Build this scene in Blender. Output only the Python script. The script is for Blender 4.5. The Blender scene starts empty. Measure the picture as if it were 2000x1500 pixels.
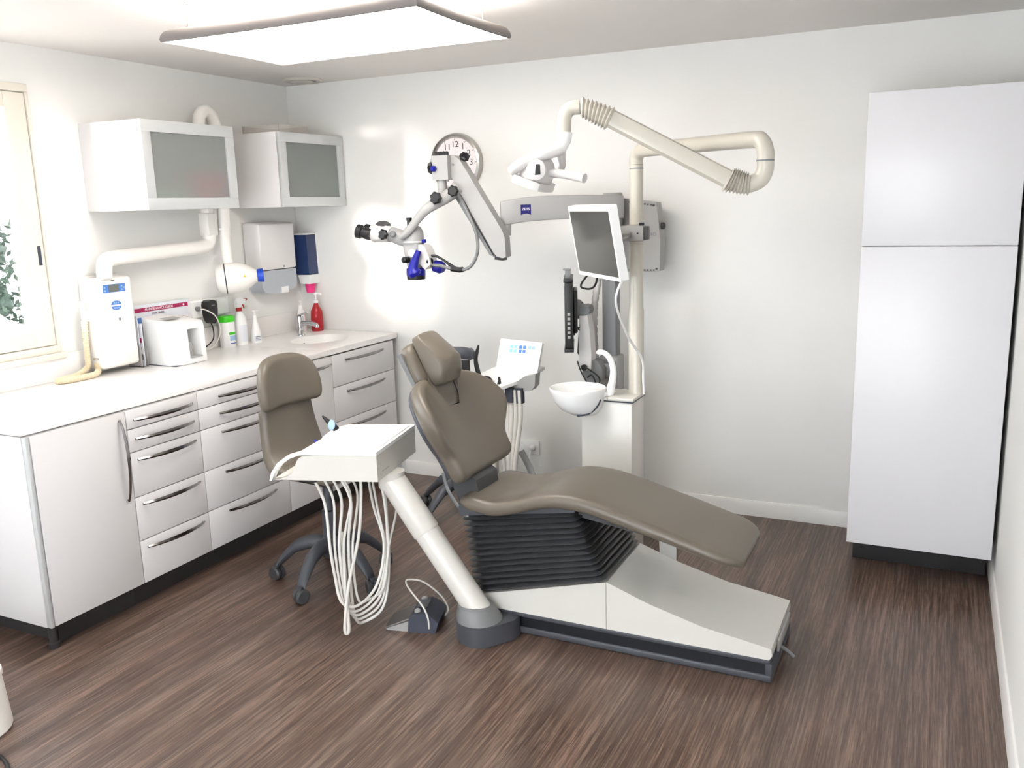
import bpy, bmesh, math, random
from mathutils import Vector, Matrix
random.seed(7)
PI = math.pi
SC = bpy.context.scene
COL = SC.collection
# ------------------------------------------------------------------ camera
cam = bpy.data.cameras.new('camera'); camo = bpy.data.objects.new('camera', cam); COL.objects.link(camo)
cam.sensor_width = 36.0; cam.lens = 36.0 * 1719.3 / 2000.0; cam.clip_start = 0.02
yaw, pit, rol = math.radians(-26.0876), math.radians(11.5199), math.radians(1.6142)
fw = Vector((math.sin(yaw) * math.cos(pit), math.cos(yaw) * math.cos(pit), -math.sin(pit)))
rt = Vector((math.cos(yaw), -math.sin(yaw), 0)); dn = fw.cross(rt)
r2 = math.cos(rol) * rt + math.sin(rol) * dn; d2 = -math.sin(rol) * rt + math.cos(rol) * dn
mw = Matrix((r2, -d2, -fw)).transposed().to_4x4(); mw.translation = (0, 0, 1.70)
camo.matrix_world = mw
SC.camera = camo
# ------------------------------------------------------------------ world, sun, exposure
SC.view_settings.view_transform = 'Standard'; SC.view_settings.look = 'None'
SC.view_settings.gamma = 1.0; SC.view_settings.use_curve_mapping = False
SC.view_settings.exposure = 0.88
wd = bpy.data.worlds.new('sky'); SC.world = wd; wd.use_nodes = True
bg = wd.node_tree.nodes['Background']; bg.inputs[0].default_value = (0.88, 0.94, 1.0, 1); bg.inputs[1].default_value = 5.5
sun = bpy.data.lights.new('sun', 'SUN'); sun.energy = 6.5; sun.angle = math.radians(7.0); sun.color = (1.0, 0.95, 0.88)
suno = bpy.data.objects.new('sun', sun); COL.objects.link(suno)
suno.rotation_euler = Vector((0.28, 1.0, -0.045)).to_track_quat('-Z', 'Y').to_euler()
PANEL_DOWN, PANEL_UP = 7.0, 11.0

# ------------------------------------------------------------------ materials
def lin(c):
    return tuple(((v / 255) / 12.92 if v / 255 <= 0.04045 else ((v / 255 + 0.055) / 1.055) ** 2.4) for v in c)
def mat(name, rgb, rough=0.5, metal=0.0, var=0.04, scale=30.0, bump=0.0, bscale=200.0, coat=0.0, spec=0.5, emit=None, trans=0.0, alpha=1.0, ior=1.45):
    m = bpy.data.materials.new(name); m.use_nodes = True
    n = m.node_tree.nodes; l = m.node_tree.links; p = n['Principled BSDF']
    c = lin(rgb)
    tc = n.new('ShaderNodeTexCoord')
    if var > 0:
        nz = n.new('ShaderNodeTexNoise'); nz.inputs['Scale'].default_value = scale; nz.inputs['Detail'].default_value = 3
        l.new(tc.outputs['Object'], nz.inputs['Vector'])
        mx = n.new('ShaderNodeMix'); mx.data_type = 'RGBA'
        mx.inputs[6].default_value = tuple(v * (1 - var) for v in c) + (1,); mx.inputs[7].default_value = tuple(min(1, v * (1 + var)) for v in c) + (1,)
        l.new(nz.outputs['Fac'], mx.inputs[0]); l.new(mx.outputs[2], p.inputs['Base Color'])
    else:
        p.inputs['Base Color'].default_value = c + (1,)
    p.inputs['Roughness'].default_value = rough; p.inputs['Metallic'].default_value = metal
    p.inputs['Coat Weight'].default_value = coat; p.inputs['Coat Roughness'].default_value = 0.08
    p.inputs['Specular IOR Level'].default_value = spec; p.inputs['IOR'].default_value = ior
    p.inputs['Transmission Weight'].default_value = trans; p.inputs['Alpha'].default_value = alpha
    if bump > 0:
        nb = n.new('ShaderNodeTexNoise'); nb.inputs['Scale'].default_value = bscale; nb.inputs['Detail'].default_value = 4
        l.new(tc.outputs['Object'], nb.inputs['Vector'])
        bp = n.new('ShaderNodeBump'); bp.inputs['Strength'].default_value = bump; bp.inputs['Distance'].default_value = 0.002
        l.new(nb.outputs['Fac'], bp.inputs['Height']); l.new(bp.outputs['Normal'], p.inputs['Normal'])
    if emit:
        p.inputs['Emission Color'].default_value = lin(emit[0]) + (1,); p.inputs['Emission Strength'].default_value = emit[1]
    return m
M = {}
M['wall'] = mat('wall_paint', (236, 235, 231), 0.75, var=0.012, scale=3, bump=0.15, bscale=120)
M['ceil'] = mat('ceiling_paint', (232, 228, 224), 0.8, var=0.01, scale=3)
M['base'] = mat('skirting_gloss', (236, 234, 230), 0.35, var=0.01)
M['lam'] = mat('white_laminate', (220, 217, 216), 0.28, var=0.012, scale=6)
M['gloss'] = mat('white_gloss_front', (224, 223, 225), 0.3, var=0.01, scale=4, coat=0.0)
M['top'] = mat('white_solid_worktop', (240, 237, 234), 0.3, var=0.012, scale=40)
M['plinth'] = mat('dark_plinth', (52, 50, 50), 0.55)
M['chrome'] = mat('chrome', (205, 205, 208), 0.1, 1.0, var=0.0)
M['handle'] = mat('dark_chrome_handle', (128, 126, 126), 0.16, 1.0, var=0.02)
M['steel'] = mat('brushed_steel', (178, 176, 172), 0.32, 1.0, var=0.06, scale=60)
M['alu'] = mat('aluminium_frame', (206, 208, 208), 0.38, 0.35, var=0.02, scale=50)
M['cream'] = mat('cream_window_paint', (230, 224, 211), 0.4, var=0.02)
M['xray'] = mat('warm_white_plastic', (238, 235, 229), 0.35, var=0.012)
M['hose'] = mat('beige_corrugated_plastic', (228, 211, 180), 0.5, var=0.03)
M['taupe'] = mat('taupe_leather', (104, 96, 85), 0.33, var=0.05, scale=9, bump=0.18, bscale=500)
M['greybase'] = mat('slate_grey_plastic', (72, 74, 80), 0.42, var=0.03)
M['darkgrey'] = mat('dark_rubber_bellows', (66, 67, 69), 0.4, var=0.04)
M['black'] = mat('black_plastic', (24, 24, 26), 0.4, var=0.05)
M['recess'] = mat('dark_blue_black_strip', (22, 26, 32), 0.35, var=0.03)
M['ivory'] = mat('ivory_painted_metal', (198, 193, 180), 0.28, var=0.012, coat=0.25)
M['unit'] = mat('white_unit_shell', (214, 211, 203), 0.27, var=0.01, coat=0.2)
M['white'] = mat('clean_white_plastic', (240, 240, 238), 0.3, var=0.008)
M['lightgrey'] = mat('light_grey_paint', (160, 159, 157), 0.38, var=0.015)
M['midgrey'] = mat('mid_grey_paint', (118, 119, 120), 0.42, var=0.02)
M['tube'] = mat('pale_hose', (222, 219, 212), 0.4, var=0.02)
M['blue'] = mat('royal_blue_plastic', (20, 22, 140), 0.35, var=0.04)
M['navy'] = mat('translucent_navy_plastic', (40, 58, 100), 0.2, var=0.05, coat=0.3)
M['cobalt'] = mat('cobalt_blue_ring', (24, 66, 178), 0.3, var=0.03)
M['label'] = mat('blue_label_film', (86, 132, 205), 0.35, var=0.03)
M['paleblue'] = mat('pale_blue_print', (160, 190, 222), 0.45, var=0.05)
M['lcd'] = mat('grey_lcd', (108, 112, 106), 0.25, var=0.02)
M['screen'] = mat('dark_monitor_glass', (60, 60, 57), 0.2, var=0.03)
M['magenta'] = mat('magenta_print', (164, 30, 88), 0.5, var=0.04)
M['paper'] = mat('printed_paper', (222, 224, 230), 0.6, var=0.02)
M['ink'] = mat('dark_ink', (60, 58, 62), 0.6, var=0.0)
M['whiteink'] = mat('white_ink', (246, 238, 240), 0.6, var=0.0)
M['green'] = mat('bright_green_lid', (62, 196, 30), 0.35, var=0.04)
M['red'] = mat('red_plastic', (176, 20, 28), 0.35, var=0.04)
M['pink'] = mat('hot_pink_plastic', (240, 52, 130), 0.4, var=0.04)
M['soap'] = mat('red_liquid_bottle', (206, 52, 60), 0.12, var=0.06, trans=0.35, ior=1.35)
M['clearish'] = mat('translucent_grey_plastic', (206, 212, 220), 0.3, var=0.02, trans=0.3)
M['acrylic'] = mat('clear_acrylic', (240, 236, 232), 0.08, var=0.0, trans=0.85, ior=1.2)
M['clockface'] = mat('clock_dial', (240, 232, 232), 0.5, var=0.01)
M['vent'] = mat('vent_grille_white', (214, 208, 198), 0.5, var=0.03)
M['keyteal'] = mat('teal_key', (150, 205, 214), 0.4, var=0.03)
M['gasket'] = mat('dark_blue_gasket', (64, 68, 80), 0.5, var=0.03)
M['box'] = mat('pink_carton', (236, 60, 112), 0.6, var=0.05)
M['boxgrey'] = mat('pale_carton', (196, 200, 190), 0.6, var=0.05)
M['leaf'] = mat('dark_hedge_leaves', (40, 54, 42), 0.7, var=0.4, scale=14, bump=0.6, bscale=40)
M['asphalt'] = mat('pale_pavement', (196, 190, 184), 0.9, var=0.06, scale=8)
M['car'] = mat('white_car_paint', (232, 232, 236), 0.2, var=0.01, coat=0.6)
M['glassdark'] = mat('dark_car_glass', (36, 40, 52), 0.1, var=0.02)
M['shell'] = mat('lamp_frame_grey', (120, 114, 112), 0.45, var=0.02)
M['paneldown'] = mat('lamp_diffuser', (255, 255, 255), 0.6, var=0.0, emit=((255, 250, 244), PANEL_DOWN))
M['lampwhite'] = mat('lamp_shell_white', (208, 205, 202), 0.3, var=0.008)
M['panelup'] = mat('lamp_uplight', (255, 255, 255), 0.6, var=0.0, emit=((255, 250, 244), PANEL_UP))

def glass_mat():
    m = bpy.data.materials.new('window_glass'); m.use_nodes = True
    n = m.node_tree.nodes; l = m.node_tree.links; o = n['Material Output']; n.remove(n['Principled BSDF'])
    t = n.new('ShaderNodeBsdfTransparent'); g = n.new('ShaderNodeBsdfGlossy'); g.inputs['Roughness'].default_value = 0.02
    x = n.new('ShaderNodeMixShader'); x.inputs[0].default_value = 0.07
    l.new(t.outputs[0], x.inputs[1]); l.new(g.outputs[0], x.inputs[2]); l.new(x.outputs[0], o.inputs['Surface'])
    return m
M['glass'] = glass_mat()
def sun_diffuser_mat():  # frosting added to the unseen window so the sun enters as soft fill
    m = bpy.data.materials.new('added_fill_frost'); m.use_nodes = True
    n = m.node_tree.nodes; l = m.node_tree.links; o = n['Material Output']; n.remove(n['Principled BSDF'])
    t = n.new('ShaderNodeBsdfTranslucent'); t.inputs[0].default_value = (0.92, 0.93, 0.95, 1)
    d = n.new('ShaderNodeBsdfDiffuse'); d.inputs[0].default_value = (0.85, 0.86, 0.88, 1); x = n.new('ShaderNodeMixShader'); x.inputs[0].default_value = 0.15
    l.new(t.outputs[0], x.inputs[1]); l.new(d.outputs[0], x.inputs[2]); l.new(x.outputs[0], o.inputs['Surface'])
    return m
M['fill_frost'] = sun_diffuser_mat()
def frosted_mat():
    m = bpy.data.materials.new('frosted_grey_glass'); m.use_nodes = True
    n = m.node_tree.nodes; l = m.node_tree.links; o = n['Material Output']; n.remove(n['Principled BSDF'])
    d = n.new('ShaderNodeBsdfDiffuse'); d.inputs[0].default_value = lin((186, 191, 188)) + (1,)
    t = n.new('ShaderNodeBsdfTranslucent'); t.inputs[0].default_value = lin((200, 206, 204)) + (1,)
    r = n.new('ShaderNodeBsdfRefraction'); r.inputs['Roughness'].default_value = 0.35; r.inputs['IOR'].default_value = 1.05
    r.inputs[0].default_value = lin((240, 242, 240)) + (1,)
    g = n.new('ShaderNodeBsdfGlossy'); g.inputs['Roughness'].default_value = 0.35
    a = n.new('ShaderNodeMixShader'); a.inputs[0].default_value = 0.30
    b = n.new('ShaderNodeMixShader'); b.inputs[0].default_value = 0.55; c = n.new('ShaderNodeMixShader'); c.inputs[0].default_value = 0.05
    l.new(d.outputs[0], a.inputs[1]); l.new(t.outputs[0], a.inputs[2]); l.new(a.outputs[0], b.inputs[1]); l.new(r.outputs[0], b.inputs[2])
    l.new(b.outputs[0], c.inputs[1]); l.new(g.outputs[0], c.inputs[2]); l.new(c.outputs[0], o.inputs['Surface'])
    return m
M['frost'] = frosted_mat()
def floor_mat():
    m = bpy.data.materials.new('dark_streaked_vinyl'); m.use_nodes = True
    n = m.node_tree.nodes; l = m.node_tree.links; p = n['Principled BSDF']
    tc = n.new('ShaderNodeTexCoord')
    def nz(sx, sy, sc, det, rough=0.6):
        mp = n.new('ShaderNodeMapping'); mp.inputs['Scale'].default_value = (sx, sy, 1)
        l.new(tc.outputs['Object'], mp.inputs['Vector'])
        z = n.new('ShaderNodeTexNoise'); z.inputs['Scale'].default_value = sc; z.inputs['Detail'].default_value = det; z.inputs['Roughness'].default_value = rough
        l.new(mp.outputs[0], z.inputs['Vector']); return z
    a = nz(52, 1.3, 2.2, 6, 0.7); b = nz(210, 6, 2.0, 4, 0.7); c = nz(9, 0.5, 1.6, 3)
    r1 = n.new('ShaderNodeValToRGB'); e = r1.color_ramp.elements
    e[0].position = 0.36; e[0].color = lin((48, 36, 30)) + (1,); e[1].position = 0.67; e[1].color = lin((150, 127, 112)) + (1,)
    k = r1.color_ramp.elements.new(0.5); k.color = lin((90, 71, 61)) + (1,)
    ad = n.new('ShaderNodeMath'); ad.operation = 'MULTIPLY_ADD'; ad.inputs[1].default_value = 0.5
    s2 = n.new('ShaderNodeMath'); s2.operation = 'MULTIPLY_ADD'; s2.inputs[1].default_value = 0.28
    s3 = n.new('ShaderNodeMath'); s3.operation = 'MULTIPLY'; s3.inputs[1].default_value = 0.24
    l.new(c.outputs['Fac'], s3.inputs[0]); l.new(b.outputs['Fac'], s2.inputs[0]); l.new(s3.outputs[0], s2.inputs[2])
    l.new(a.outputs['Fac'], ad.inputs[0]); l.new(s2.outputs[0], ad.inputs[2])
    l.new(ad.outputs[0], r1.inputs[0])
    w = nz(11, 0.5, 1.2, 2); r2_ = n.new('ShaderNodeValToRGB'); e2 = r2_.color_ramp.elements
    e2[0].position = 0.35; e2[0].color = (1.03, 0.99, 0.97, 1); e2[1].position = 0.65; e2[1].color = (0.95, 1.0, 1.02, 1)
    l.new(w.outputs['Fac'], r2_.inputs[0])
    mu = n.new('ShaderNodeMix'); mu.data_type = 'RGBA'; mu.blend_type = 'MULTIPLY'; mu.inputs[0].default_value = 1.0
    l.new(r1.outputs[0], mu.inputs[6]); l.new(r2_.outputs[0], mu.inputs[7]); l.new(mu.outputs[2], p.inputs['Base Color'])
    p.inputs['Roughness'].default_value = 0.34; p.inputs['Specular IOR Level'].default_value = 0.5
    bp = n.new('ShaderNodeBump'); bp.inputs['Strength'].default_value = 0.25; bp.inputs['Distance'].default_value = 0.001
    l.new(b.outputs['Fac'], bp.inputs['Height']); l.new(bp.outputs['Normal'], p.inputs['Normal'])
    return m
M['floor'] = floor_mat()

# ------------------------------------------------------------------ mesh helpers
WL = {}
def V(*a): return Vector(a)
class B:
    def __init__(s): s.bm = bmesh.new()
    def box(s, x0, x1, y0, y1, z0, z1, bev=0.0, seg=2, mx=None):
        t = bmesh.new()
        vs = [t.verts.new((x, y, z)) for x in (x0, x1) for y in (y0, y1) for z in (z0, z1)]
        for f in ((0, 1, 3, 2), (4, 6, 7, 5), (0, 4, 5, 1), (2, 3, 7, 6), (0, 2, 6, 4), (1, 5, 7, 3)): t.faces.new([vs[i] for i in f])
        if bev > 0: bmesh.ops.bevel(t, geom=list(t.edges), offset=bev, segments=seg, profile=0.5, affect='EDGES')
        return s._add(t, mx)
    def _add(s, t, mx=None):
        if mx is not None: bmesh.ops.transform(t, matrix=mx, verts=list(t.verts))
        bmesh.ops.recalc_face_normals(t, faces=list(t.faces))
        mp = {v: s.bm.verts.new(v.co) for v in t.verts}
        for f in t.faces:
            try: s.bm.faces.new([mp[v] for v in f.verts])
            except ValueError: pass
        t.free(); return s
    def rings(s, rs, cap0=True, cap1=True, closed=True, mx=None):
        t = bmesh.new(); R = [[t.verts.new(p) for p in r] for r in rs]; n = len(R[0])
        for a, b in zip(R, R[1:]):
            for i in range(n if closed else n - 1):
                j = (i + 1) % n; t.faces.new((a[i], a[j], b[j], b[i]))
        if cap0: t.faces.new(R[0])
        if cap1: t.faces.new(R[-1])
        return s._add(t, mx)
    def lathe(s, prof, n=28, mx=None, cap0=True, cap1=True):
        return s.rings([[(r * math.cos(2 * PI * i / n), r * math.sin(2 * PI * i / n), z) for i in range(n)] for r, z in prof], cap0, cap1, mx=mx)
    def tube(s, pts, r, n=10, smooth=6, closed=False, flat=None, up=None):
        P = spl([V(*p) for p in pts], smooth, closed) if smooth > 1 else [V(*p) for p in pts]
        m = len(P); rad = r if hasattr(r, '__len__') else [r, r]
        rs = []; u = None
        for i, p in enumerate(P):
            tg = (P[(i + 1) % m] - P[i - 1]) if closed else (P[min(i + 1, m - 1)] - P[max(i - 1, 0)])
            tg.normalize()
            if u is None: u = V(*up) if up else (V(0, 0, 1) if abs(tg.z) < 0.9 else V(1, 0, 0))
            u = (u - tg * u.dot(tg))
            if u.length < 1e-6: u = tg.orthogonal()
            u.normalize(); w = tg.cross(u)
            q = i / (m - 1) * (len(rad) - 1); k = min(int(q), len(rad) - 2); rr = rad[k] + (rad[k + 1] - rad[k]) * (q - k)
            fl = flat or 1.0
            rs.append([p + u * rr * math.cos(2 * PI * j / n) + w * rr * fl * math.sin(2 * PI * j / n) for j in range(n)])
        if closed: rs.append(rs[0])
        return s.rings(rs, not closed, not closed)
    def prism(s, poly, d0, d1, fr, bev=0.0, seg=2):
        """poly in (u,v); fr maps (u,v,w)->xyz; extruded from w=d0 to w=d1"""
        t = bmesh.new()
        a = [t.verts.new((u, v, d0)) for u, v in poly]; b = [t.verts.new((u, v, d1)) for u, v in poly]; n = len(poly)
        t.faces.new(a[::-1]); t.faces.new(b)
        for i in range(n): t.faces.new((a[i], a[(i + 1) % n], b[(i + 1) % n], b[i]))
        if bev > 0: bmesh.ops.bevel(t, geom=[e for e in t.edges if len(e.link_faces) == 2 and e.calc_face_angle(0) > 0.5], offset=bev, segments=seg, profile=0.5, affect='EDGES')
        for v in t.verts: v.co = V(*fr(*v.co))
        return s._add(t)
    def pad(s, out, t0, t1, r, fr, k=4, inner=(0.86, 0.7, 0.5, 0.28)):
        n = len(out); O = [Vector((p[0], p[1])) for p in out]
        ar = sum(O[i].x * O[(i + 1) % n].y - O[(i + 1) % n].x * O[i].y for i in range(n))
        if ar < 0: O = O[::-1]
        N = []
        for i in range(n):
            e = (O[(i + 1) % n] - O[i - 1]).normalized(); N.append(Vector((-e.y, e.x)))
        c = sum(O, Vector((0, 0))) / n
        def ins(d): return [O[i] + N[i] * d for i in range(n)]
        rs = []
        base = ins(r)
        for q in inner[::-1]: rs.append([(*(c + (p - c) * q), t0) for p in base])
        for i in range(k + 1): a = i / k * PI / 2; rs.append([(*p, t0 + r - r * math.cos(a)) for p in ins(r - r * math.sin(a))])
        for i in range(k + 1): a = i / k * PI / 2; rs.append([(*p, t1 - r + r * math.sin(a)) for p in ins(r - r * math.cos(a))])
        for q in inner: rs.append([(*(c + (p - c) * q), t1) for p in base])
        return s.rings([[fr(*p) for p in R] for R in rs])
def spl(P, k, closed=False):
    out = []; n = len(P)
    for i in range(n if closed else n - 1):
        if closed: a, b, c, d = P[i - 1], P[i], P[(i + 1) % n], P[(i + 2) % n]
        else: a, b, c, d = P[max(i - 1, 0)], P[i], P[i + 1], P[min(i + 2, n - 1)]
        for j in range(k):
            t = j / k
            out.append(0.5 * ((2 * b) + (c - a) * t + (2 * a - 5 * b + 4 * c - d) * t * t + (3 * b - a - 3 * c + d) * t ** 3))
    if not closed: out.append(P[-1].copy())
    return out
def spl2(pts, k=6, closed=True): return [(p.x, p.y) for p in spl([Vector((a, b)) for a, b in pts], k, closed)]
def rrect(a0, a1, b0, b1, r, k=4):
    o = []
    for cx, cy, s0 in ((a1 - r, b1 - r, 0), (a0 + r, b1 - r, 1), (a0 + r, b0 + r, 2), (a1 - r, b0 + r, 3)):
        for i in range(k + 1):
            a = (s0 + i / k) * PI / 2; o.append((cx + r * math.cos(a), cy + r * math.sin(a)))
    return o
def axm(p, d, up=(0, 0, 1)):
    """matrix taking local +Z to direction d at p"""
    m = Vector(d).normalized().to_track_quat('Z', 'Y').to_matrix().to_4x4(); m.translation = Vector(p); return m
def obj(name, b, m, parent=None, ang=35):
    me = bpy.data.meshes.new(name)
    bm = b.bm
    if parent is not None:
        o3 = WL[parent]
        bmesh.ops.translate(bm, vec=-o3, verts=list(bm.verts)); wl = o3
    else:
        wl = V(0, 0, 0)
        if bm.verts:
            mn = Vector([min(v.co[i] for v in bm.verts) for i in range(3)]); mxx = Vector([max(v.co[i] for v in bm.verts) for i in range(3)])
            wl = V((mn.x + mxx.x) / 2, (mn.y + mxx.y) / 2, mn.z)
            bmesh.ops.translate(bm, vec=-wl, verts=list(bm.verts))
    for f in bm.faces: f.smooth = True
    bm.to_mesh(me); bm.free()
    me.set_sharp_from_angle(angle=math.radians(ang))
    me.materials.append(m if not isinstance(m, str) else M[m])
    o = bpy.data.objects.new(name, me); COL.objects.link(o)
    if parent is not None: o.parent = parent
    else: o.location = wl
    WL[o] = wl
    return o
def thing(name, label, cat, loc=(0, 0, 0), group=None):
    o = bpy.data.objects.new(name, None); COL.objects.link(o); o.location = loc; o.empty_display_size = 0.05
    o['label'] = label; o['category'] = cat
    if group: o['group'] = group
    WL[o] = Vector(loc); return o
def tag(o, label, cat, group=None):
    o['label'] = label; o['category'] = cat
    if group: o['group'] = group
    return o
def struct(name, b, m, parent=None):
    o = obj(name, b, m, parent)
    if parent is None: o['kind'] = 'structure'
    return o
def bx(*a, **k): return B().box(*a, **k)
def text(s, size, mx, m, parent, name='lettering', depth=0.0006, xs=1.0):
    c = bpy.data.curves.new('t', 'FONT'); c.body = s; c.size = size; c.align_x = 'CENTER'; c.align_y = 'CENTER'; c.extrude = depth
    c.resolution_u = 3
    t = bpy.data.objects.new('t', c); COL.objects.link(t); dg = bpy.context.evaluated_depsgraph_get(); dg.update()
    me = bpy.data.meshes.new_from_object(t.evaluated_get(dg)); bpy.data.objects.remove(t); bpy.data.curves.remove(c)
    b = B(); b.bm.from_mesh(me); bpy.data.meshes.remove(me)
    bmesh.ops.transform(b.bm, matrix=mx @ Matrix.Diagonal((xs, 1, 1, 1)), verts=list(b.bm.verts))
    return obj(name, b, m, parent)
def mframe(o, u, v):
    """matrix with local x->u, y->v at o"""
    u = Vector(u).normalized(); v = Vector(v); v = (v - u * v.dot(u)).normalized(); w = u.cross(v)
    m = Matrix((u, v, w)).transposed().to_4x4(); m.translation = Vector(o); return m
UPX = lambda o: mframe(o, (0, 1, 0), (0, 0, 1))      # faces +x: reads along +y
UPY = lambda o: mframe(o, (1, 0, 0), (0, 0, 1))      # faces -y: reads along +x

# ================================================================== ROOM
XL, XR, YB, YF, ZC = -3.83, 0.288, 4.671, -0.9, 2.475
struct('floor', bx(XL - .2, XR + .2, YF - .2, YB + .2, -0.1, 0), 'floor')
struct('ceiling', bx(XL - .2, XR + .2, YF - .2, YB + .2, ZC, ZC + 0.1), 'ceil')
WY0, WY1, WZ0, WZ1 = 0.95, 2.84, 1.06, 2.30
w = B(); w.box(XL - .16, XL, YF - .16, WY0, 0, ZC); w.box(XL - .16, XL, WY1, YB + .16, 0, ZC); w.box(XL - .16, XL, WY0, WY1, 0, WZ0); w.box(XL - .16, XL, WY0, WY1, WZ1, ZC)
struct('wall_left', w, 'wall')
struct('wall_back', bx(XL, XR, YB, YB + .16, 0, ZC), 'wall')
struct('wall_right', bx(XR, XR + .16, YF - .16, YB + .16, 0, ZC), 'wall')
FX0, FX1, FZ0, FZ1 = -2.7, 0.10, 0.06, 2.30  # opening widened and lowered to add fill light
w = B(); w.box(XL, FX0, YF - .16, YF, 0, ZC); w.box(FX1, XR, YF - .16, YF, 0, ZC); w.box(FX0, FX1, YF - .16, YF, 0, FZ0); w.box(FX0, FX1, YF - .16, YF, FZ1, ZC)
struct('wall_front', w, 'wall')
def skirting(name, run, hgt=0.085, t=0.013):
    (x0, y0), (x1, y1), (nx, ny) = run
    d = V(x1 - x0, y1 - y0, 0).normalized(); nn = V(nx, ny, 0)
    prof = [(0, 0), (t, 0), (t, hgt - .012), (t - .006, hgt), (0, hgt)]
    struct(name, B().rings([[V(x, y, 0) + nn * a + V(0, 0, z) for a, z in prof] for x, y in ((x0, y0), (x1, y1))]), 'base')
skirting('baseboard_back', ((-3.07, YB), (XR, YB), (0, -1)))
skirting('baseboard_right', ((XR, YF), (XR, YB), (-1, 0)))
# left window
def window(name, ax, c0, c1, z0, z1, wall, inward, mull, gm='glass'):
    """ax 'y': window in a wall x=wall ; ax 'x': wall y=wall"""
    def box(b, a0, a1, d0, d1, q0, q1, bev=.003):
        e0, e1 = sorted((wall + inward * d0, wall + inward * d1))
        if ax == 'y': b.box(e0, e1, a0, a1, q0, q1, bev)
        else: b.box(a0, a1, e0, e1, q0, q1, bev)
    r = bpy.data.objects.new(name, None); COL.objects.link(r); r['kind'] = 'structure'; WL[r] = V(0, 0, 0)
    b = B(); f = .035
    box(b, c0, c1, -.09, .012, z0, z0 + f); box(b, c0, c1, -.09, .012, z1 - f, z1); box(b, c0, c0 + f, -.09, .012, z0 + f, z1 - f); box(b, c1 - f * .35, c1, -.09, .012, z0 + f, z1 - f)
    obj('window_frame', b, 'cream', r)
    edges = [c0 + f] + mull + [c1 - f * .35]
    for k, (a, e) in enumerate(zip(edges, edges[1:])):
        b = B(); s = .105; g = .004
        a_, e_ = a + g, e - g
        y0, y1 = z0 + f + g, z1 - f - g
        box(b, a_, a_ + s, -.06, .004, y0, y1); box(b, e_ - s, e_, -.06, .004, y0, y1); box(b, a_ + s, e_ - s, -.06, .004, y0, y0 + .07); box(b, a_ + s, e_ - s, -.06, .004, y1 - .07, y1)
        so = obj('sash', b, 'cream', r)
        b = B(); box(b, a_ + s - .006, e_ - s + .006, -.036, -.030, y0 + .064, y1 - .064, 0)
        obj('pane', b, gm, so)
        b = B(); box(b, e_ - .035, e_ - .018, .004, .007, (y0 + y1) / 2 - .20, (y0 + y1) / 2 - .11, .001)
        obj('recessed_pull', b, 'gasket', so)
    return r
window('window_1', 'y', WY0, WY1, WZ0, WZ1, XL, 1, [1.9])
window('window_2', 'x', FX0, FX1, FZ0, FZ1, YF, 1, [-1.30], 'fill_frost')  # unseen window behind the camera, enlarged and frosted for added fill
struct('trim_1', bx(XL - .01, XL + .03, WY0 - .02, WY1 + .02, WZ0 - .03, WZ0, .006), 'cream')
# ------------------------------------------------------------------ ceiling lamp
LX0, LX1, LY0, LY1, LZ = -2.665, -1.545, 2.55, 3.235, 2.325
T = thing('ceiling_lamp', 'large rectangular white light panel in grey frame hanging just below the ceiling', 'lamp', ((LX0 + LX1) / 2, (LY0 + LY1) / 2, LZ))
def bow(x0, x1, y0, y1, n=10, sag=0.012):
    o = []
    for (ax_, ay), (bx_, by), nn in (((x0, y0), (x1, y0), (0, 1)), ((x1, y0), (x1, y1), (-1, 0)), ((x1, y1), (x0, y1), (0, -1)), ((x0, y1), (x0, y0), (1, 0))):
        for i in range(n):
            t = i / n; k = sag * 4 * t * (1 - t)
            o.append((ax_ + (bx_ - ax_) * t + nn[0] * k, ay + (by - ay) * t + nn[1] * k))
    return o
ids = lambda o, d: [(x + (d if x < (LX0 + LX1) / 2 else -d), y + (d if y < (LY0 + LY1) / 2 else -d)) for x, y in o]
o0 = bow(LX0, LX1, LY0, LY1)
b = B(); rs = []
for d, z in ((0.006, LZ), (0.002, LZ + .003), (0, LZ + .010), (.003, LZ + .024), (.012, LZ + .038), (.03, LZ + .048), (.05, LZ + .050)): rs.append([(x, y, z) for x, y in ids(o0, d)])
b.rings(rs, False, False); obj('frame', b, 'shell', T)
b = B(); b.rings([[(x, y, LZ + .003) for x, y in ids(o0, .006)], [(x, y, LZ + .012) for x, y in ids(o0, .010)]]); obj('diffuser', b, 'paneldown', T)
b = B(); b.rings([[(x, y, LZ + .020) for x, y in ids(o0, .09)], [(x, y, LZ + .030) for x, y in ids(o0, .10)]]); obj('uplight', b, 'panelup', T)
for x in (LX0 + .09, LX1 - .09):
    for y in (LY0 + .06, LY1 - .06):
        b = B(); b.tube([(x, y, LZ + .02), (x, y, ZC)], .0025, 6, 1); b.lathe([(.011, ZC - .012), (.011, ZC)], 12, Matrix.Translation((x, y, 0))); b.lathe([(.008, LZ + .03), (.008, LZ + .055)], 10, Matrix.Translation((x, y, 0)))
        obj('suspension_wire', b, 'steel', T)
# ceiling air vent
T = thing('ceiling_vent', 'round white air vent on the ceiling near the back left corner', 'vent', (-3.56, 4.50, ZC - .016))
mt = Matrix.Translation((-3.56, 4.50, 0)) @ Matrix.Diagonal((1.2, 1.2, 1, 1))
obj('outer_ring', B().lathe([(.10, ZC), (.10, ZC - .004), (.092, ZC - .012), (.075, ZC - .012), (.072, ZC - .004)], 32, mt, True, False), 'vent', T)
obj('centre_disc', B().lathe([(.058, ZC), (.06, ZC - .012), (.05, ZC - .016)], 28, mt), 'vent', T)

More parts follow.
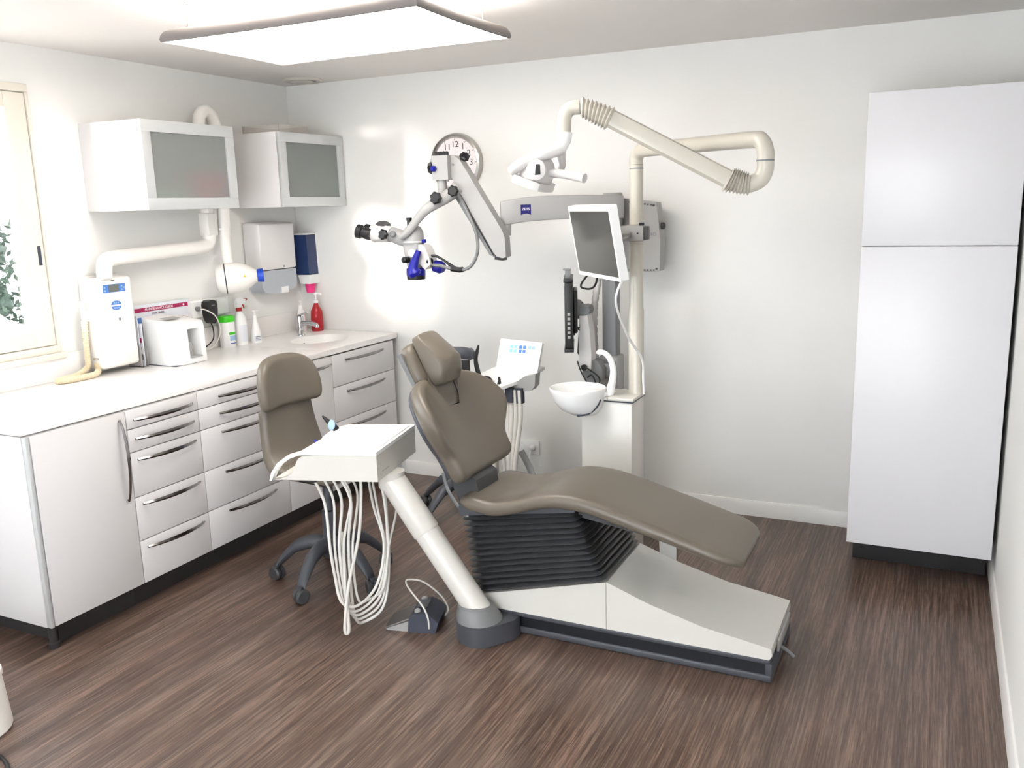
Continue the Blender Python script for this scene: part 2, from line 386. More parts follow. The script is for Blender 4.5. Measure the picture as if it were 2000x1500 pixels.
# ================================================================== BASE CABINETS
FX = -3.07; CB = XL + .015; ZB, ZT = 0.109, 0.887
def bow_handle(p0, p1, out, m, parent, bulge=.030, wd=.009, th=.0055):
    """bow handle between p0,p1 standing off along out"""
    p0, p1 = V(*p0), V(*p1); out = V(*out); d = p1 - p0; side = d.normalized().cross(out)
    rs = []; n = 16
    for i in range(n + 1):
        t = i / n; off = .006 + bulge * (1 - (2 * t - 1) ** 2) ** 0.8
        c = p0 + d * t + out * off; hw = wd * (0.65 + .35 * math.sin(PI * t))
        rs.append([c + side * hw, c + out * th, c - side * hw, c - out * th])
    b = B().rings(rs)
    for p in (p0 + d * .02, p1 - d * .02):
        q = p + out * .011; b.tube([p, q], .004, 8, 1)
    return obj('handle', b, m, parent)
def cabinet(name, label, y0, y1, fronts, ctop=ZT, end=False):
    T = thing(name, label, 'cabinet', ((CB + FX) / 2, (y0 + y1) / 2, 0))
    obj('carcass', bx(CB, FX - .021, y0 + .001, y1 - .001, ZB + .002, ctop, .001), 'lam', T)
    obj('toe_kick', bx(CB, FX - .075, y0 + (.06 if end else .0005), y1 - .0005, 0, ZB + .001), 'plinth', T)
    for f in fronts:
        kind, z0, z1 = f[:3]
        fo = obj(kind, bx(FX - .019, FX, y0 + .0022, y1 - .0022, z0 + .0022, z1 - .0022, .0015), 'lam', T)
        if len(f) > 3:
            a, e = f[3]
            if f[4] == 'h': bow_handle((FX, a, f[5]), (FX, e, f[5]), (1, 0, 0), 'handle', fo)
            else: bow_handle((FX, f[5], a), (FX, f[5], e), (1, 0, 0), 'handle', fo)
    return T
LV = [0.109, 0.305, 0.503, 0.703, 0.805, 0.888]
def bank(y0, y1, a, e):
    r = []
    for i in range(5):
        z0, z1 = LV[i], LV[i + 1]
        r.append(('drawer', z0, z1, (a, e), 'h', z1 - (.035 if i < 3 else .045)))
    return r
c0 = cabinet('base_cabinet', 'white base cabinet with one tall door, at the near end of the counter', 2.100, 2.541, [('door', .109, .888, (.50, .86), 'v', 2.505)], end=True)
obj('end_panel', bx(CB, FX - .024, 2.080, 2.0995, .109, .888, .002), 'lam', c0)
obj('corner_strip', bx(FX - .023, FX - .001, 2.082, 2.0985, .109, .888, .003), 'alu', c0)
obj('levelling_foot', B().lathe([(.022, 0), (.022, .02), (.016, .025), (.016, .108)], 14, Matrix.Translation((-3.13, 2.125, 0))), 'plinth', c0)
cabinet('drawer_cabinet', 'narrow white drawer cabinet with five drawers beside the tall door cabinet', 2.541, 2.945, bank(2.541, 2.945, 2.575, 2.91))
cabinet('drawer_cabinet', 'wider white drawer cabinet with five drawers behind the grey stool', 2.945, 3.530, bank(2.945, 3.53, 3.075, 3.42))
cabinet('sink_cabinet', 'white base cabinet with a single door partly hidden by the grey stool back', 3.530, 3.960, [('door', .109, .888, (3.62, 3.95), 'h', .845)])
cabinet('drawer_cabinet', 'white cabinet with deep drawers below the sink at the far wall', 3.960, 4.590, [('drawer', .109, .305, (4.08, 4.46), 'h', .265), ('drawer', .305, .501, (4.08, 4.46), 'h', .46), ('drawer', .501, .705, (4.08, 4.47), 'h', .665), ('drawer', .705, .888, (4.08, 4.47), 'h', .85)], ctop=.77)
# worktop with moulded basin
T = thing('worktop', 'long white solid worktop with moulded oval sink running along the left wall', 'counter', (-3.45, 3.37, .894))
X0, X1, Z0, Z1 = XL + .002, -3.083, .8935, .924
b = B(); b.box(X0, X1, 2.074, 3.95, Z0, Z1, .003); obj('worktop_slab', b, 'top', T)
bc, bra, brb, n = (-3.42, 4.31), .155, .205, 48
def rectray(a, x0, x1, y0, y1):
    dx, dy = math.cos(a), math.sin(a); t = min(((x1 if dx > 0 else x0) - bc[0]) / dx if abs(dx) > 1e-9 else 9, ((y1 if dy > 0 else y0) - bc[1]) / dy if abs(dy) > 1e-9 else 9)
    return (bc[0] + dx * t, bc[1] + dy * t)
ca = sorted([2 * PI * i / n for i in range(n)] + [math.atan2(y - bc[1], x - bc[0]) % (2 * PI) for x in (X0, X1) for y in (3.95, 4.664)])
el = lambda k, z: [(bc[0] + bra * k * math.cos(a), bc[1] + brb * k * math.sin(a), z) for a in ca]
outr = [rectray(a, X0, X1, 3.95, 4.664) for a in ca]
b = B(); b.rings([[(x, y, Z0) for x, y in outr], [(x, y, Z1) for x, y in outr], el(1.04, Z1), el(1.0, Z1 - .002), el(.97, Z1 - .012), el(.9, Z1 - .06), el(.72, Z1 - .105), el(.4, Z1 - .125), el(.12, Z1 - .128)], False, True)
obj('sink_slab', b, 'top', T)
obj('overflow_hole', B().lathe([(.008, 0), (.008, .003)], 14, axm((bc[0] - .140, bc[1] + .02, Z1 - .045), (1, 0, .25))), 'gasket', T)
obj('drain', B().lathe([(.022, 0), (.022, .003), (.014, .004)], 18, Matrix.Translation((bc[0], bc[1], Z1 - .127))), 'chrome', T)
obj('backsplash', bx(XL + .001, XL + .013, 2.074, 4.664, Z1, 1.05, .002), 'top', T)

# tap
T = thing('mixer_tap', 'small chrome mixer tap behind the sink', 'tap', (-3.625, 4.385, Z1))
mt = Matrix.Translation((-3.625, 4.385, 0))
obj('tap_body', B().lathe([(.027, Z1), (.026, Z1 + .006), (.022, Z1 + .01), (.023, Z1 + .11), (.020, Z1 + .125)], 22, mt), 'chrome', T)
obj('spout', B().tube([(-3.625, 4.385, Z1 + .075), (-3.56, 4.385, Z1 + .082), (-3.50, 4.385, Z1 + .072), (-3.492, 4.385, Z1 + .055)], [.018, .015, .013, .012], 12, 5), 'chrome', T)
obj('lever', B().box(-.018, .075, -.014, .014, 0, .012, .004, mx=mframe((-3.625, 4.385, Z1 + .124), (.96, 0, .28), (0, 1, 0))), 'chrome', T)

# ================================================================== WALL CABINETS
def wallcab(label, y0, y1, x1=-3.412, z0=1.722, z1=2.142):
    T = thing('wall_cabinet', label, 'cabinet', ((XL + x1) / 2, (y0 + y1) / 2, z0), 'wall cabinets over the counter')
    t = .017; b = B(); xb = x1 - .024
    b.box(XL, xb, y0, y0 + t, z0, z1, .001); b.box(XL, xb, y1 - t, y1, z0, z1, .001); b.box(XL, xb, y0 + t, y1 - t, z0, z0 + t, .001); b.box(XL, xb, y0 + t, y1 - t, z1 - t, z1, .001); b.box(XL, XL + .008, y0 + t, y1 - t, z0 + t, z1 - t)
    obj('carcass', b, 'lam', T)
    b = B(); f = .056; xa = x1 - .021
    b.box(xa, x1, y0, y1, z0, z0 + f, .0015); b.box(xa, x1, y0, y1, z1 - f, z1, .0015); b.box(xa, x1, y0, y0 + f, z0 + f, z1 - f, .0015); b.box(xa, x1, y1 - f, y1, z0 + f, z1 - f, .0015)
    d = obj('door_frame', b, 'alu', T)
    obj('glass_pane', bx(xa + .006, xa + .011, y0 + f - .006, y1 - f + .006, z0 + f - .006, z1 - f + .006), 'frost', d)
    return T
wallcab('white wall cabinet with frosted glass flap, nearer the window', 3.095, 3.705)
wallcab('white wall cabinet with frosted glass flap in the back corner above the towel dispenser', 4.068, 4.662)
def carton(label, x0, x1, y0, y1, z0, z1, m):
    T = thing('carton', label, 'box', ((x0 + x1) / 2, (y0 + y1) / 2, z0), 'cartons behind the frosted glass')
    obj('box_body', bx(x0, x1, y0, y1, z0, z1, .002), m, T)
    obj('box_lid', bx(x0 - .002, x1 + .002, y0 - .002, y1 + .002, z1, z1 + .02, .002), m, T)
carton('pink carton seen blurred through frosted glass, nearer wall cabinet', -3.62, -3.437, 3.44, 3.645, 1.74, 1.885, 'box')
carton('pale carton seen blurred through frosted glass, nearer wall cabinet', -3.60, -3.438, 3.155, 3.36, 1.74, 1.80, 'boxgrey')
carton('pale carton seen blurred through frosted glass, corner wall cabinet', -3.62, -3.437, 4.30, 4.60, 1.74, 1.86, 'boxgrey')
# acrylic stand on the corner cabinet
T = thing('acrylic_tray', 'clear acrylic tray standing on top of the corner wall cabinet', 'tray', (-3.57, 4.23, 2.142))
b = B(); b.box(-3.70, -3.44, 4.10, 4.36, 2.142, 2.146, .001); obj('tray_base', b, 'acrylic', T)
b = B(); b.box(-3.70, -3.44, 4.10, 4.103, 2.146, 2.185); b.box(-3.70, -3.44, 4.357, 4.36, 2.146, 2.185); b.box(-3.703, -3.70, 4.10, 4.36, 2.146, 2.185); b.box(-3.44, -3.437, 4.10, 4.36, 2.146, 2.185); obj('tray_rim', b, 'acrylic', T)

# ================================================================== X-RAY MACHINE
T = thing('xray_machine', 'white wall mounted dental x-ray machine with folding arm and round head', 'x-ray machine', (-3.75, 3.1, .96))
obj('wall_plate', bx(XL + .001, XL + .022, 2.985, 3.215, 1.055, 1.41, .006), 'xray', T)
cb = obj('control_box', bx(XL + .022, -3.695, 2.972, 3.195, .952, 1.402, .02, 4), 'xray', T)
def face_x(y0, y1, z0, z1, x=-3.695, t=.0015, r=.003): return B().prism(rrect(y0, y1, z0, z1, r), x, x + t, lambda u, v, w: (w, u, v))
obj('display_surround', face_x(3.015, 3.148, 1.328, 1.368), 'label', cb)
obj('display_screen', face_x(3.048, 3.108, 1.330, 1.366, x=-3.6935), 'lcd', cb)
for (py, pz) in ((3.025, 1.354), (3.025, 1.338), (3.126, 1.356), (3.126, 1.338), (3.14, 1.347)): obj('key', B().lathe([(.0045, 0), (.0045, .0015)], 12, axm((-3.6935, py, pz), (1, 0, 0))), 'paleblue', cb)
for s in (1, -1):
    half = [(.030 * math.cos(a), .026 * math.sin(a)) for a in [PI * i / 12 for i in range(13)]]
    obj('keypad', B().prism([(3.083 + u, 1.262 + s * (.004 + v * .75)) for u, v in half][::s], -3.695, -3.693, lambda u, v, w: (w, u, v)), 'label', cb)
    for q in (-.012, 0, .012): obj('key', B().lathe([(.004, 0), (.004, .0012)], 10, axm((-3.693, 3.083 + q, 1.262 + s * .013), (1, 0, 0))), 'paleblue', cb)
obj('indicator', face_x(3.068, 3.088, 1.384, 1.390, r=.001), 'lcd', cb); obj('indicator', face_x(3.09, 3.099, 1.185, 1.199, r=.001), 'midgrey', cb)
obj('switch_holder', bx(-3.79, -3.745, 2.955, 2.972, 1.195, 1.245, .003), 'white', cb)
obj('hand_switch', B().lathe([(.011, 1.20), (.011, 1.29), (.008, 1.295)], 14, Matrix.Translation((-3.768, 2.946, 0))), 'white', T)
obj('clip', bx(-3.76, -3.725, 2.962, 2.972, 1.0, 1.012, .003), 'chrome', cb)
AX = -3.705
obj('arm_tube', B().tube([(AX, 3.045, 1.40), (AX, 3.045, 1.44), (AX, 3.06, 1.478), (AX, 3.105, 1.493), (AX, 3.3, 1.502), (AX, 3.55, 1.512), (AX, 3.70, 1.518), (AX, 3.75, 1.535), (AX, 3.765, 1.58)], .037, 18, 6), 'xray', T)
obj('arm_joint', bx(AX - .036, AX + .036, 3.73, 3.80, 1.575, 1.70, .006), 'xray', T)
obj('joint_pin', B().lathe([(.006, 0), (.006, .02)], 10, axm((AX + .03, 3.81, 1.61), (.6, .8, 0))), 'white', T)
obj('upper_tube', B().tube([(AX, 3.765, 1.70), (AX, 3.765, 2.1), (AX, 3.765, 2.19), (AX + .0, 3.785, 2.235), (AX, 3.825, 2.25), (AX, 3.865, 2.225), (AX, 3.885, 2.17), (AX + .02, 3.885, 2.05), (AX + .03, 3.86, 1.72), (AX + .03, 3.85, 1.57)], .034, 16, 6), 'xray', T)
obj('lower_tube', B().tube([(AX + .03, 3.85, 1.57), (AX + .04, 3.845, 1.45), (AX + .06, 3.835, 1.385)], .030, 16, 5), 'xray', T)
ha = V(.72, .69, .05).normalized(); hc = V(-3.625, 3.80, 1.335)
mh = axm(hc, ha)
hd = obj('tube_head', B().lathe([(.02, -.072), (.060, -.066), (.080, -.045), (.086, -.02)], 30, mh, True, False).lathe([(.086, -.014), (.087, .03), (.080, .075), (.062, .115), (.043, .14), (.034, .155)], 30, mh), 'xray', T)
obj('head_seam', B().lathe([(.0855, -.021), (.0855, -.013)], 30, mh, False, False), 'black', hd)
obj('collimator', B().lathe([(.030, .155), (.036, .158), (.040, .19), (.036, .192), (.028, .165)], 24, mh, False, True), 'cobalt', hd)
wc = hc + ha * .085 + V(.69, -.72, 0).normalized() * .076 + V(0, 0, .01)
obj('warning_sticker', B().prism([(-.008, -.007), (.008, -.007), (0, .009)], 0, .0012, lambda u, v, w: tuple(wc + V(.72, .69, 0) * u + V(0, 0, 1) * v + V(.62, -.78, 0) * w)), mat('yellow_sticker', (214, 184, 60), .5), hd)

# coiled beige cable from the hand switch down to the counter
pts = [(-3.768, 2.946, 1.20), (-3.772, 2.945, 1.10), (-3.775, 2.945, 1.03), (-3.77, 2.935, .972), (-3.765, 2.87, .942), (-3.755, 2.78, .938), (-3.735, 2.74, .938), (-3.71, 2.765, .938), (-3.705, 2.85, .938), (-3.715, 2.93, .938), (-3.735, 2.965, .952), (-3.745, 2.968, .985)]
P = spl([V(*p) for p in pts], 24); rr = [.0120 + (.0035 if i % 3 else 0) for i in range(len(P))]
b = B(); b.tube(P, rr, 10, 1); T = obj('corrugated_cable', b, 'hose', None, 60)
tag(T, 'beige corrugated cable looped on the counter below the x-ray control box', 'cable')

# ================================================================== THINGS ON THE WALL / COUNTER
# towel dispenser
T = thing('towel_dispenser', 'white paper towel dispenser with translucent lower half on the wall above the sink', 'dispenser', (-3.765, 4.33, 1.20))
def chest(b, y0, y1, z0, z1, xf, ins, r=.012):
    rs = []
    for x, k in ((XL + .010, 0), (xf - .035, .002), (xf - .010, ins * .45), (xf - .002, ins * .8), (xf, ins * 1.25)):
        rs.append([(x, y, z) for y, z in rrect(y0 + k, y1 - k, z0 + k * .3, z1 - k, r, 4)])
    return b.rings(rs)
obj('cover', chest(B(), 4.160, 4.500, 1.345, 1.634, -3.705, .016), 'lam', T, 25)
b = B(); pr = [(4.168, 1.343), (4.492, 1.343), (4.492, 1.245), (4.475, 1.222), (4.40, 1.205), (4.27, 1.20), (4.19, 1.212), (4.170, 1.24)]
b.prism(pr, XL + .012, -3.712, lambda u, v, w: (w, u, v), .012, 3); obj('tray', b, 'clearish', T)
obj('back_plate', bx(XL + .0005, XL + .012, 4.175, 4.485, 1.225, 1.62, .002), 'lam', T)
obj('paper', bx(-3.80, -3.711, 4.34, 4.41, 1.196, 1.235, .002), 'white', T)
obj('lock', B().lathe([(.006, 0), (.006, .003)], 12, axm((-3.706, 4.37, 1.362), (1, 0, 0))), 'midgrey', T)
# blue soap dispenser on the back wall
T = thing('soap_dispenser', 'navy blue wall soap dispenser with white base and pink cup in the back corner', 'dispenser', (-3.73, 4.61, 1.17))
obj('blue_cover', B().prism([(-3.805, 1.545), (-3.675, 1.545), (-3.668, 1.292), (-3.765, 1.292), (-3.80, 1.325)], 4.565, YB - .012, lambda u, v, w: (u, w, v), .006), 'navy', T)
obj('top_cap', bx(-3.806, -3.672, 4.562, YB - .01, 1.546, 1.556, .003), 'white', T)
obj('back_plate', bx(-3.808, -3.668, YB - .0115, YB - .0005, 1.235, 1.556, .002), 'white', T)
obj('white_base', B().prism([(-3.763, 1.290), (-3.668, 1.290), (-3.672, 1.232), (-3.75, 1.232)], 4.57, YB - .012, lambda u, v, w: (u, w, v), .004), 'white', T)
obj('pink_cup', B().lathe([(.024, 1.172), (.028, 1.176), (.034, 1.231)], 20, Matrix.Translation((-3.711, 4.62, 0))), 'pink', T)
obj('window_slot', bx(-3.785, -3.772, 4.5635, 4.566, 1.41, 1.418), 'whiteink', T)

# poster leaning on the wall
T = thing('poster', 'white maintenance chart with magenta heading on the wall behind the small white machine', 'poster', (XL + .016, 3.485, .925))
PX = XL + .0165; psk = .0
obj('sheet', bx(XL + .0135, PX, 3.285, 3.675, .926, 1.232, .001), 'paper', T)
obj('heading_band', bx(PX, PX + .0008, 3.29, 3.668, 1.192, 1.214), 'magenta', T)
text('MAINTENANCE GUIDE', .019, UPX((PX + .0012, 3.455, 1.203)), 'whiteink', T, 'heading')
text('OSW-LASER', .016, UPX((PX + .0006, 3.445, 1.178)), 'ink', T, 'subheading')
obj('logo_dot', B().lathe([(.006, 0), (.006, .0008)], 14, axm((PX + .0008, 3.628, 1.203), (1, 0, 0))), 'whiteink', T)
for (y0, y1, z0, z1, m) in ((3.292, 3.33, 1.135, 1.165, 'label'), (3.345, 3.37, 1.095, 1.122, 'label'), (3.45, 3.475, 1.10, 1.125, 'paleblue'), (3.55, 3.59, 1.105, 1.128, 'label'), (3.375, 3.445, 1.098, 1.135, 'whiteink'), (3.48, 3.545, 1.10, 1.136, 'whiteink'), (3.60, 3.665, 1.10, 1.145, 'whiteink')):
    obj('printed_panel', bx(PX, PX + .0007, y0, y1, z0, z1), m, T)
    for q in range(3): obj('text_line', bx(PX + .0007, PX + .001, y0 + .004, y1 - .004, z1 - .006 - q * .009, z1 - .0045 - q * .009), 'midgrey', T)
# leaflets holder
T = thing('leaflet_holder', 'narrow stand of printed leaflets between x-ray box and white machine', 'leaflets', (-3.755, 3.225, Z1))
obj('clear_stand', bx(-3.80, -3.695, 3.205, 3.209, Z1, 1.03, .001).box(-3.80, -3.695, 3.238, 3.242, Z1, 1.03, .001).box(-3.80, -3.695, 3.205, 3.242, Z1, Z1 + .004), 'acrylic', T)
b1 = obj('leaflet', bx(-3.80, -3.71, 3.2105, 3.2135, Z1 + .005, 1.19), 'paper', T); b2 = obj('leaflet', bx(-3.79, -3.70, 3.226, 3.2285, Z1 + .005, 1.15), 'paper', T)
for (x0, x1, z0, z1, m) in ((-3.795, -3.735, .955, .985, 'recess'), (-3.79, -3.72, 1.03, 1.05, 'recess'), (-3.79, -3.74, 1.12, 1.16, 'label')): obj('print', bx(x0, x1, 3.2098, 3.2105, z0, z1), m, b1)
for (x0, x1, z0, z1, m) in ((-3.76, -3.71, 1.05, 1.075, 'magenta'), (-3.77, -3.71, .96, .99, 'recess')): obj('print', bx(x0, x1, 3.2253, 3.226, z0, z1), m, b2)

# handpiece cleaning machine
T = thing('cleaning_machine', 'white countertop handpiece cleaning machine with open bay, left of the black plug', 'machine', (-3.66, 3.36, Z1))
def hull(x0, x1, y0, y1):  # plan with chamfered near-left corner
    return [(x0 + .03, y0 + .02), (x1 - .045, y0), (x1, y0 + .045), (x1, y1), (x1 - .02, y1 + .012), (x0, y1 + .012)]
pl = hull(-3.79, -3.520, 3.268, 3.478)
def ringz(z, k, sl=0): return [(x if x < -3.7 else x - k, min(max(y, 3.262 + k * .6), 3.487 - k * .6), z - sl * (x + 3.8)) for x, y in pl]
bay = (3.362, 3.445, .955, 1.108)
b = B(); rs = [ringz(Z1 + .002, .004), ringz(Z1 + .008, 0), ringz(1.12, .006), ringz(1.15, .014, .03), ringz(1.168, .035, .06), ringz(1.175, .07, .08)]
t = bmesh.new(); R = [[t.verts.new(p) for p in r] for r in rs]
for i, (a, c) in enumerate(zip(R, R[1:])):
    for j in range(6):
        k = (j + 1) % 6
        if i == 1 and j == 2: continue       # front face carries the bay
        t.faces.new((a[j], a[k], c[k], c[j]))
t.faces.new(R[0]); t.faces.new(R[-1])
A0, A1, C0, C1 = R[1][2], R[1][3], R[2][2], R[2][3]
fxx = lambda z: -3.520 - .006 * (z - (Z1 + .008)) / (1.12 - Z1 - .008)
q = [t.verts.new((fxx(z), y, z)) for y, z in ((bay[0], bay[2]), (bay[1], bay[2]), (bay[1], bay[3]), (bay[0], bay[3]))]
t.faces.new((A0, A1, q[1], q[0])); t.faces.new((A1, C1, q[2], q[1])); t.faces.new((C1, C0, q[3], q[2])); t.faces.new((C0, A0, q[0], q[3]))
q2 = [t.verts.new((-3.62, v.co.y, v.co.z)) for v in q]
for i in range(4): t.faces.new((q[i], q[(i + 1) % 4], q2[(i + 1) % 4], q2[i]))
t.faces.new(q2); b._add(t)
obj('housing', b, 'white', T, 40)
obj('cup', B().lathe([(.022, .957), (.026, .96), (.024, 1.02), (.014, 1.034), (.004, 1.036)], 20, Matrix.Translation((-3.575, 3.404, 0))), 'lightgrey', T)
obj('drip_tray', bx(-3.62, -3.510, 3.365, 3.442, .9555, .9615, .002), 'lightgrey', T)
obj('control_panel', B().prism([(3.31, 0), (3.40, 0), (3.40, .05), (3.31, .05)], 0, .002, lambda u, v, w: (-3.605 - v, u, 1.162 + v * .10 + w)), 'lightgrey', T)
obj('base_strip', bx(-3.79, -3.53, 3.27, 3.47, Z1, Z1 + .003), 'gasket', T)

# trunking with sockets and black plug
T = thing('socket_trunking', 'white wall trunking with sockets above the counter by the green lidded canister', 'socket', (XL + .02, 3.81, 1.105))
obj('trunking_body', bx(XL + .0005, XL + .04, 3.66, 3.985, 1.115, 1.215, .004), 'white', T)
for y in (3.70, 3.80, 3.90): obj('socket_plate', B().prism(rrect(y - .042, y + .042, 1.122, 1.208, .004), XL + .04, XL + .046, lambda u, v, w: (w, u, v)), 'white', T)
T = thing('power_adapter', 'black plug-in power adapter in the wall trunking, its cable hanging down', 'plug', (-3.76, 3.765, 1.09))
obj('adapter_body', B().prism(spl2([(3.735, 1.205), (3.80, 1.205), (3.803, 1.13), (3.788, 1.088), (3.768, 1.078), (3.748, 1.09), (3.734, 1.13)], 3), XL + .0465, -3.735, lambda u, v, w: (w, u, v), .004), 'black', T)
obj('cable', B().tube([(-3.765, 3.765, 1.095), (-3.76, 3.78, 1.05), (-3.755, 3.77, .99), (-3.765, 3.72, .95), (-3.785, 3.65, .932), (-3.79, 3.52, .932)], .0035, 8), 'black', T)
obj('logo', bx(-3.735, -3.7342, 3.76, 3.785, 1.18, 1.186), 'midgrey', T)
T = thing('white_cable', 'thin pale grey cable curving down from a wall socket past the black adapter', 'cable', (-3.76, 3.72, Z1))
obj('plug', B().lathe([(.013, 0), (.013, .022), (.008, .028)], 14, axm((XL + .0465, 3.693, 1.17), (1, 0, 0))), 'midgrey', T)
obj('lead', B().tube([(XL + .074, 3.693, 1.17), (-3.735, 3.72, 1.16), (-3.715, 3.765, 1.12), (-3.715, 3.79, 1.04), (-3.735, 3.775, .97), (-3.76, 3.73, .932), (-3.78, 3.55, .930)], .0035, 8), 'tube', T)

# bottles
def at(x, y, z=Z1): return Matrix.Translation((x, y, z))
T = thing('wipes_canister', 'white wipes canister with bright green lid on the counter', 'canister', (-3.755, 3.885, Z1)); mt = at(-3.755, 3.885)
obj('canister_body', B().lathe([(.043, 0), (.045, .003), (.045, .150)], 28, mt), 'white', T)
obj('lid', B().lathe([(.047, .150), (.047, .178), (.044, .184), (.03, .186)], 28, mt), 'green', T)
def wrap(x, y, r, a0, a1, z0, z1, m, T, name='label'):
    n = 10; an = [math.radians(a0 + (a1 - a0) * i / n) for i in range(n + 1)]
    b = B(); b.rings([[(x + r * math.cos(a), y + r * math.sin(a), Z1 + z) for a in an] for z in (z0, z1)], False, False, closed=False)
    return obj(name, b, m, T)
wrap(-3.755, 3.885, .0455, -35, 40, .075, .09, 'green', T); wrap(-3.755, 3.885, .0455, -30, 38, .022, .027, 'cobalt', T); wrap(-3.755, 3.885, .0455, -30, 40, .04, .07, 'paleblue', T)
T = thing('spray_bottle', 'white spray bottle with red collar and trigger next to the green lidded canister', 'bottle', (-3.745, 3.985, Z1)); mt = at(-3.745, 3.985)
obj('bottle_body', B().lathe([(.036, 0), (.038, .004), (.038, .14), (.034, .165), (.018, .195), (.014, .202)], 26, mt), 'white', T)
obj('collar', B().lathe([(.018, .200), (.018, .222)], 18, mt), 'red', T)
obj('spray_head', B().prism([(-.022, .222), (.012, .222), (.014, .235), (.05, .252), (.052, .268), (.0, .275), (-.02, .262)], -.011, .011, lambda u, v, w: (-3.745 + w, 3.985 + u, Z1 + v), .003), 'white', T)
obj('trigger', B().tube([(-3.745, 4.008, Z1 + .245), (-3.745, 4.022, Z1 + .232), (-3.745, 4.030, Z1 + .212)], .004, 8), 'red', T)
obj('nozzle', B().lathe([(.009, 0), (.009, .012), (.006, .02)], 12, axm((-3.745, 4.036, Z1 + .262), (0, 1, 0.1))), 'red', T)
wrap(-3.745, 3.985, .0385, -50, 40, .02, .12, 'paper', T)
T = thing('pump_bottle', 'small white pump bottle right of the spray bottle', 'bottle', (-3.71, 4.075, Z1)); mt = at(-3.71, 4.075)
obj('bottle_body', B().lathe([(.031, 0), (.032, .005), (.030, .06), (.022, .10), (.014, .13), (.012, .15)], 24, mt), 'white', T)
obj('pump', B().lathe([(.013, .15), (.013, .165), (.005, .168), (.005, .185), (.010, .187), (.010, .195)], 16, mt), 'white', T)
obj('nozzle', B().tube([(-3.71, 4.075, Z1 + .190), (-3.70, 4.10, Z1 + .190)], .004, 8, 1), 'white', T)
wrap(-3.71, 4.075, .0325, -70, 40, .01, .045, 'paper', T)
for q in range(3): wrap(-3.71, 4.075, .0328, -55, 5, .018 + q * .009, .021 + q * .009, 'ink', T, 'text_line')
T = thing('hand_wash_bottle', 'red hand wash bottle with white pump in the corner behind the sink', 'bottle', (-3.66, 4.60, Z1)); mt = at(-3.66, 4.60)
obj('bottle_body', B().lathe([(.036, 0), (.039, .006), (.040, .08), (.037, .13), (.022, .16), (.014, .175), (.014, .185)], 28, mt), 'soap', T)
obj('pump', B().lathe([(.017, .183), (.017, .20), (.006, .204), (.006, .235), (.012, .238), (.012, .25)], 16, mt), 'white', T)
obj('nozzle', B().tube([(-3.66, 4.60, Z1 + .243), (-3.625, 4.60, Z1 + .245), (-3.615, 4.60, Z1 + .238)], .0045, 8), 'white', T)
T = thing('lotion_bottle', 'white lotion bottle between the tap and the red hand wash bottle', 'bottle', (-3.755, 4.56, Z1)); mt = at(-3.755, 4.56)
obj('bottle_body', B().lathe([(.034, 0), (.035, .005), (.030, .08), (.022, .13), (.012, .15)], 24, mt), 'white', T)
obj('pump', B().lathe([(.014, .15), (.014, .17), (.005, .173), (.005, .19), (.011, .192), (.011, .20)], 14, mt), 'white', T)

# ================================================================== CLOCK
cc = V(-2.600, YB, 1.948)
T = thing('wall_clock', 'round silver rimmed wall clock partly hidden behind the microscope arm', 'clock', tuple(cc))
mk = axm(cc, (0, -1, 0))
obj('rim', B().lathe([(.150, .001), (.168, .001), (.170, .02), (.163, .04), (.150, .046), (.143, .036), (.142, .026)], 48, mk, False, False), 'steel', T)
dial = obj('dial', B().lathe([(.149, .002), (.145, .028)], 48, mk), 'clockface', T)
for h in range(12):
    a = PI / 2 - h * PI / 6
    text(str(12 if h == 0 else h), .050, UPY((cc.x + .104 * math.cos(a), YB - .0287, cc.z + .104 * math.sin(a))), 'ink', dial, 'numeral')
for k in range(60):
    a = k * PI / 30; r0 = .128 if k % 5 == 0 else .133
    if k % 5 == 0: obj('hour_mark', B().box(r0, .139, -.0014, .0014, 0, .0008, mx=mframe((cc.x, YB - .0286, cc.z), (math.cos(a), 0, math.sin(a)), (-math.sin(a), 0, math.cos(a)))), 'ink', dial)
for a, L, wd in ((math.radians(-58), .12, .004), (math.radians(178), .08, .006)):
    obj('hand', B().box(-.02, L, -wd, wd, 0, .0015, mx=mframe((cc.x, YB - .033, cc.z), (math.cos(a), 0, math.sin(a)), (-math.sin(a), 0, math.cos(a)))), 'black', T)

# wall outlet on the back wall
T = thing('wall_outlet', 'double white wall outlet low on the back wall with one white plug in it', 'outlet', (-2.19, YB - .012, .22))
obj('cover_plate', bx(-2.275, -2.112, YB - .014, YB - .0005, .215, .303, .004), 'white', T)
for x in (-2.233, -2.153):
    r = obj('socket', B().lathe([(.026, 0), (.026, .002), (.022, .002), (.021, -.008)], 24, axm((x, YB - .0142, .262), (0, -1, 0)), False, True), 'white', T)
    for dx in (-.008, .008): obj('socket_hole', B().lathe([(.0028, 0), (.0028, .001)], 8, axm((x + dx, YB - .0068, .262), (0, -1, 0))), 'black', r)
T = thing('plug_and_lead', 'white plug and power cord running from the back wall outlet down to the floor', 'cord', (-2.15, 4.6, 0))
obj('plug', B().lathe([(.019, 0), (.019, .02), (.014, .035), (.008, .04)], 16, axm((-2.153, YB - .0165, .262), (0, -1, 0))), 'white', T)
obj('lead', B().tube([(-2.153, 4.617, .255), (-2.145, 4.60, .20), (-2.11, 4.60, .12), (-2.0, 4.59, .05), (-1.9, 4.56, .008), (-1.72, 4.45, .006)], .005, 8), 'white', T)

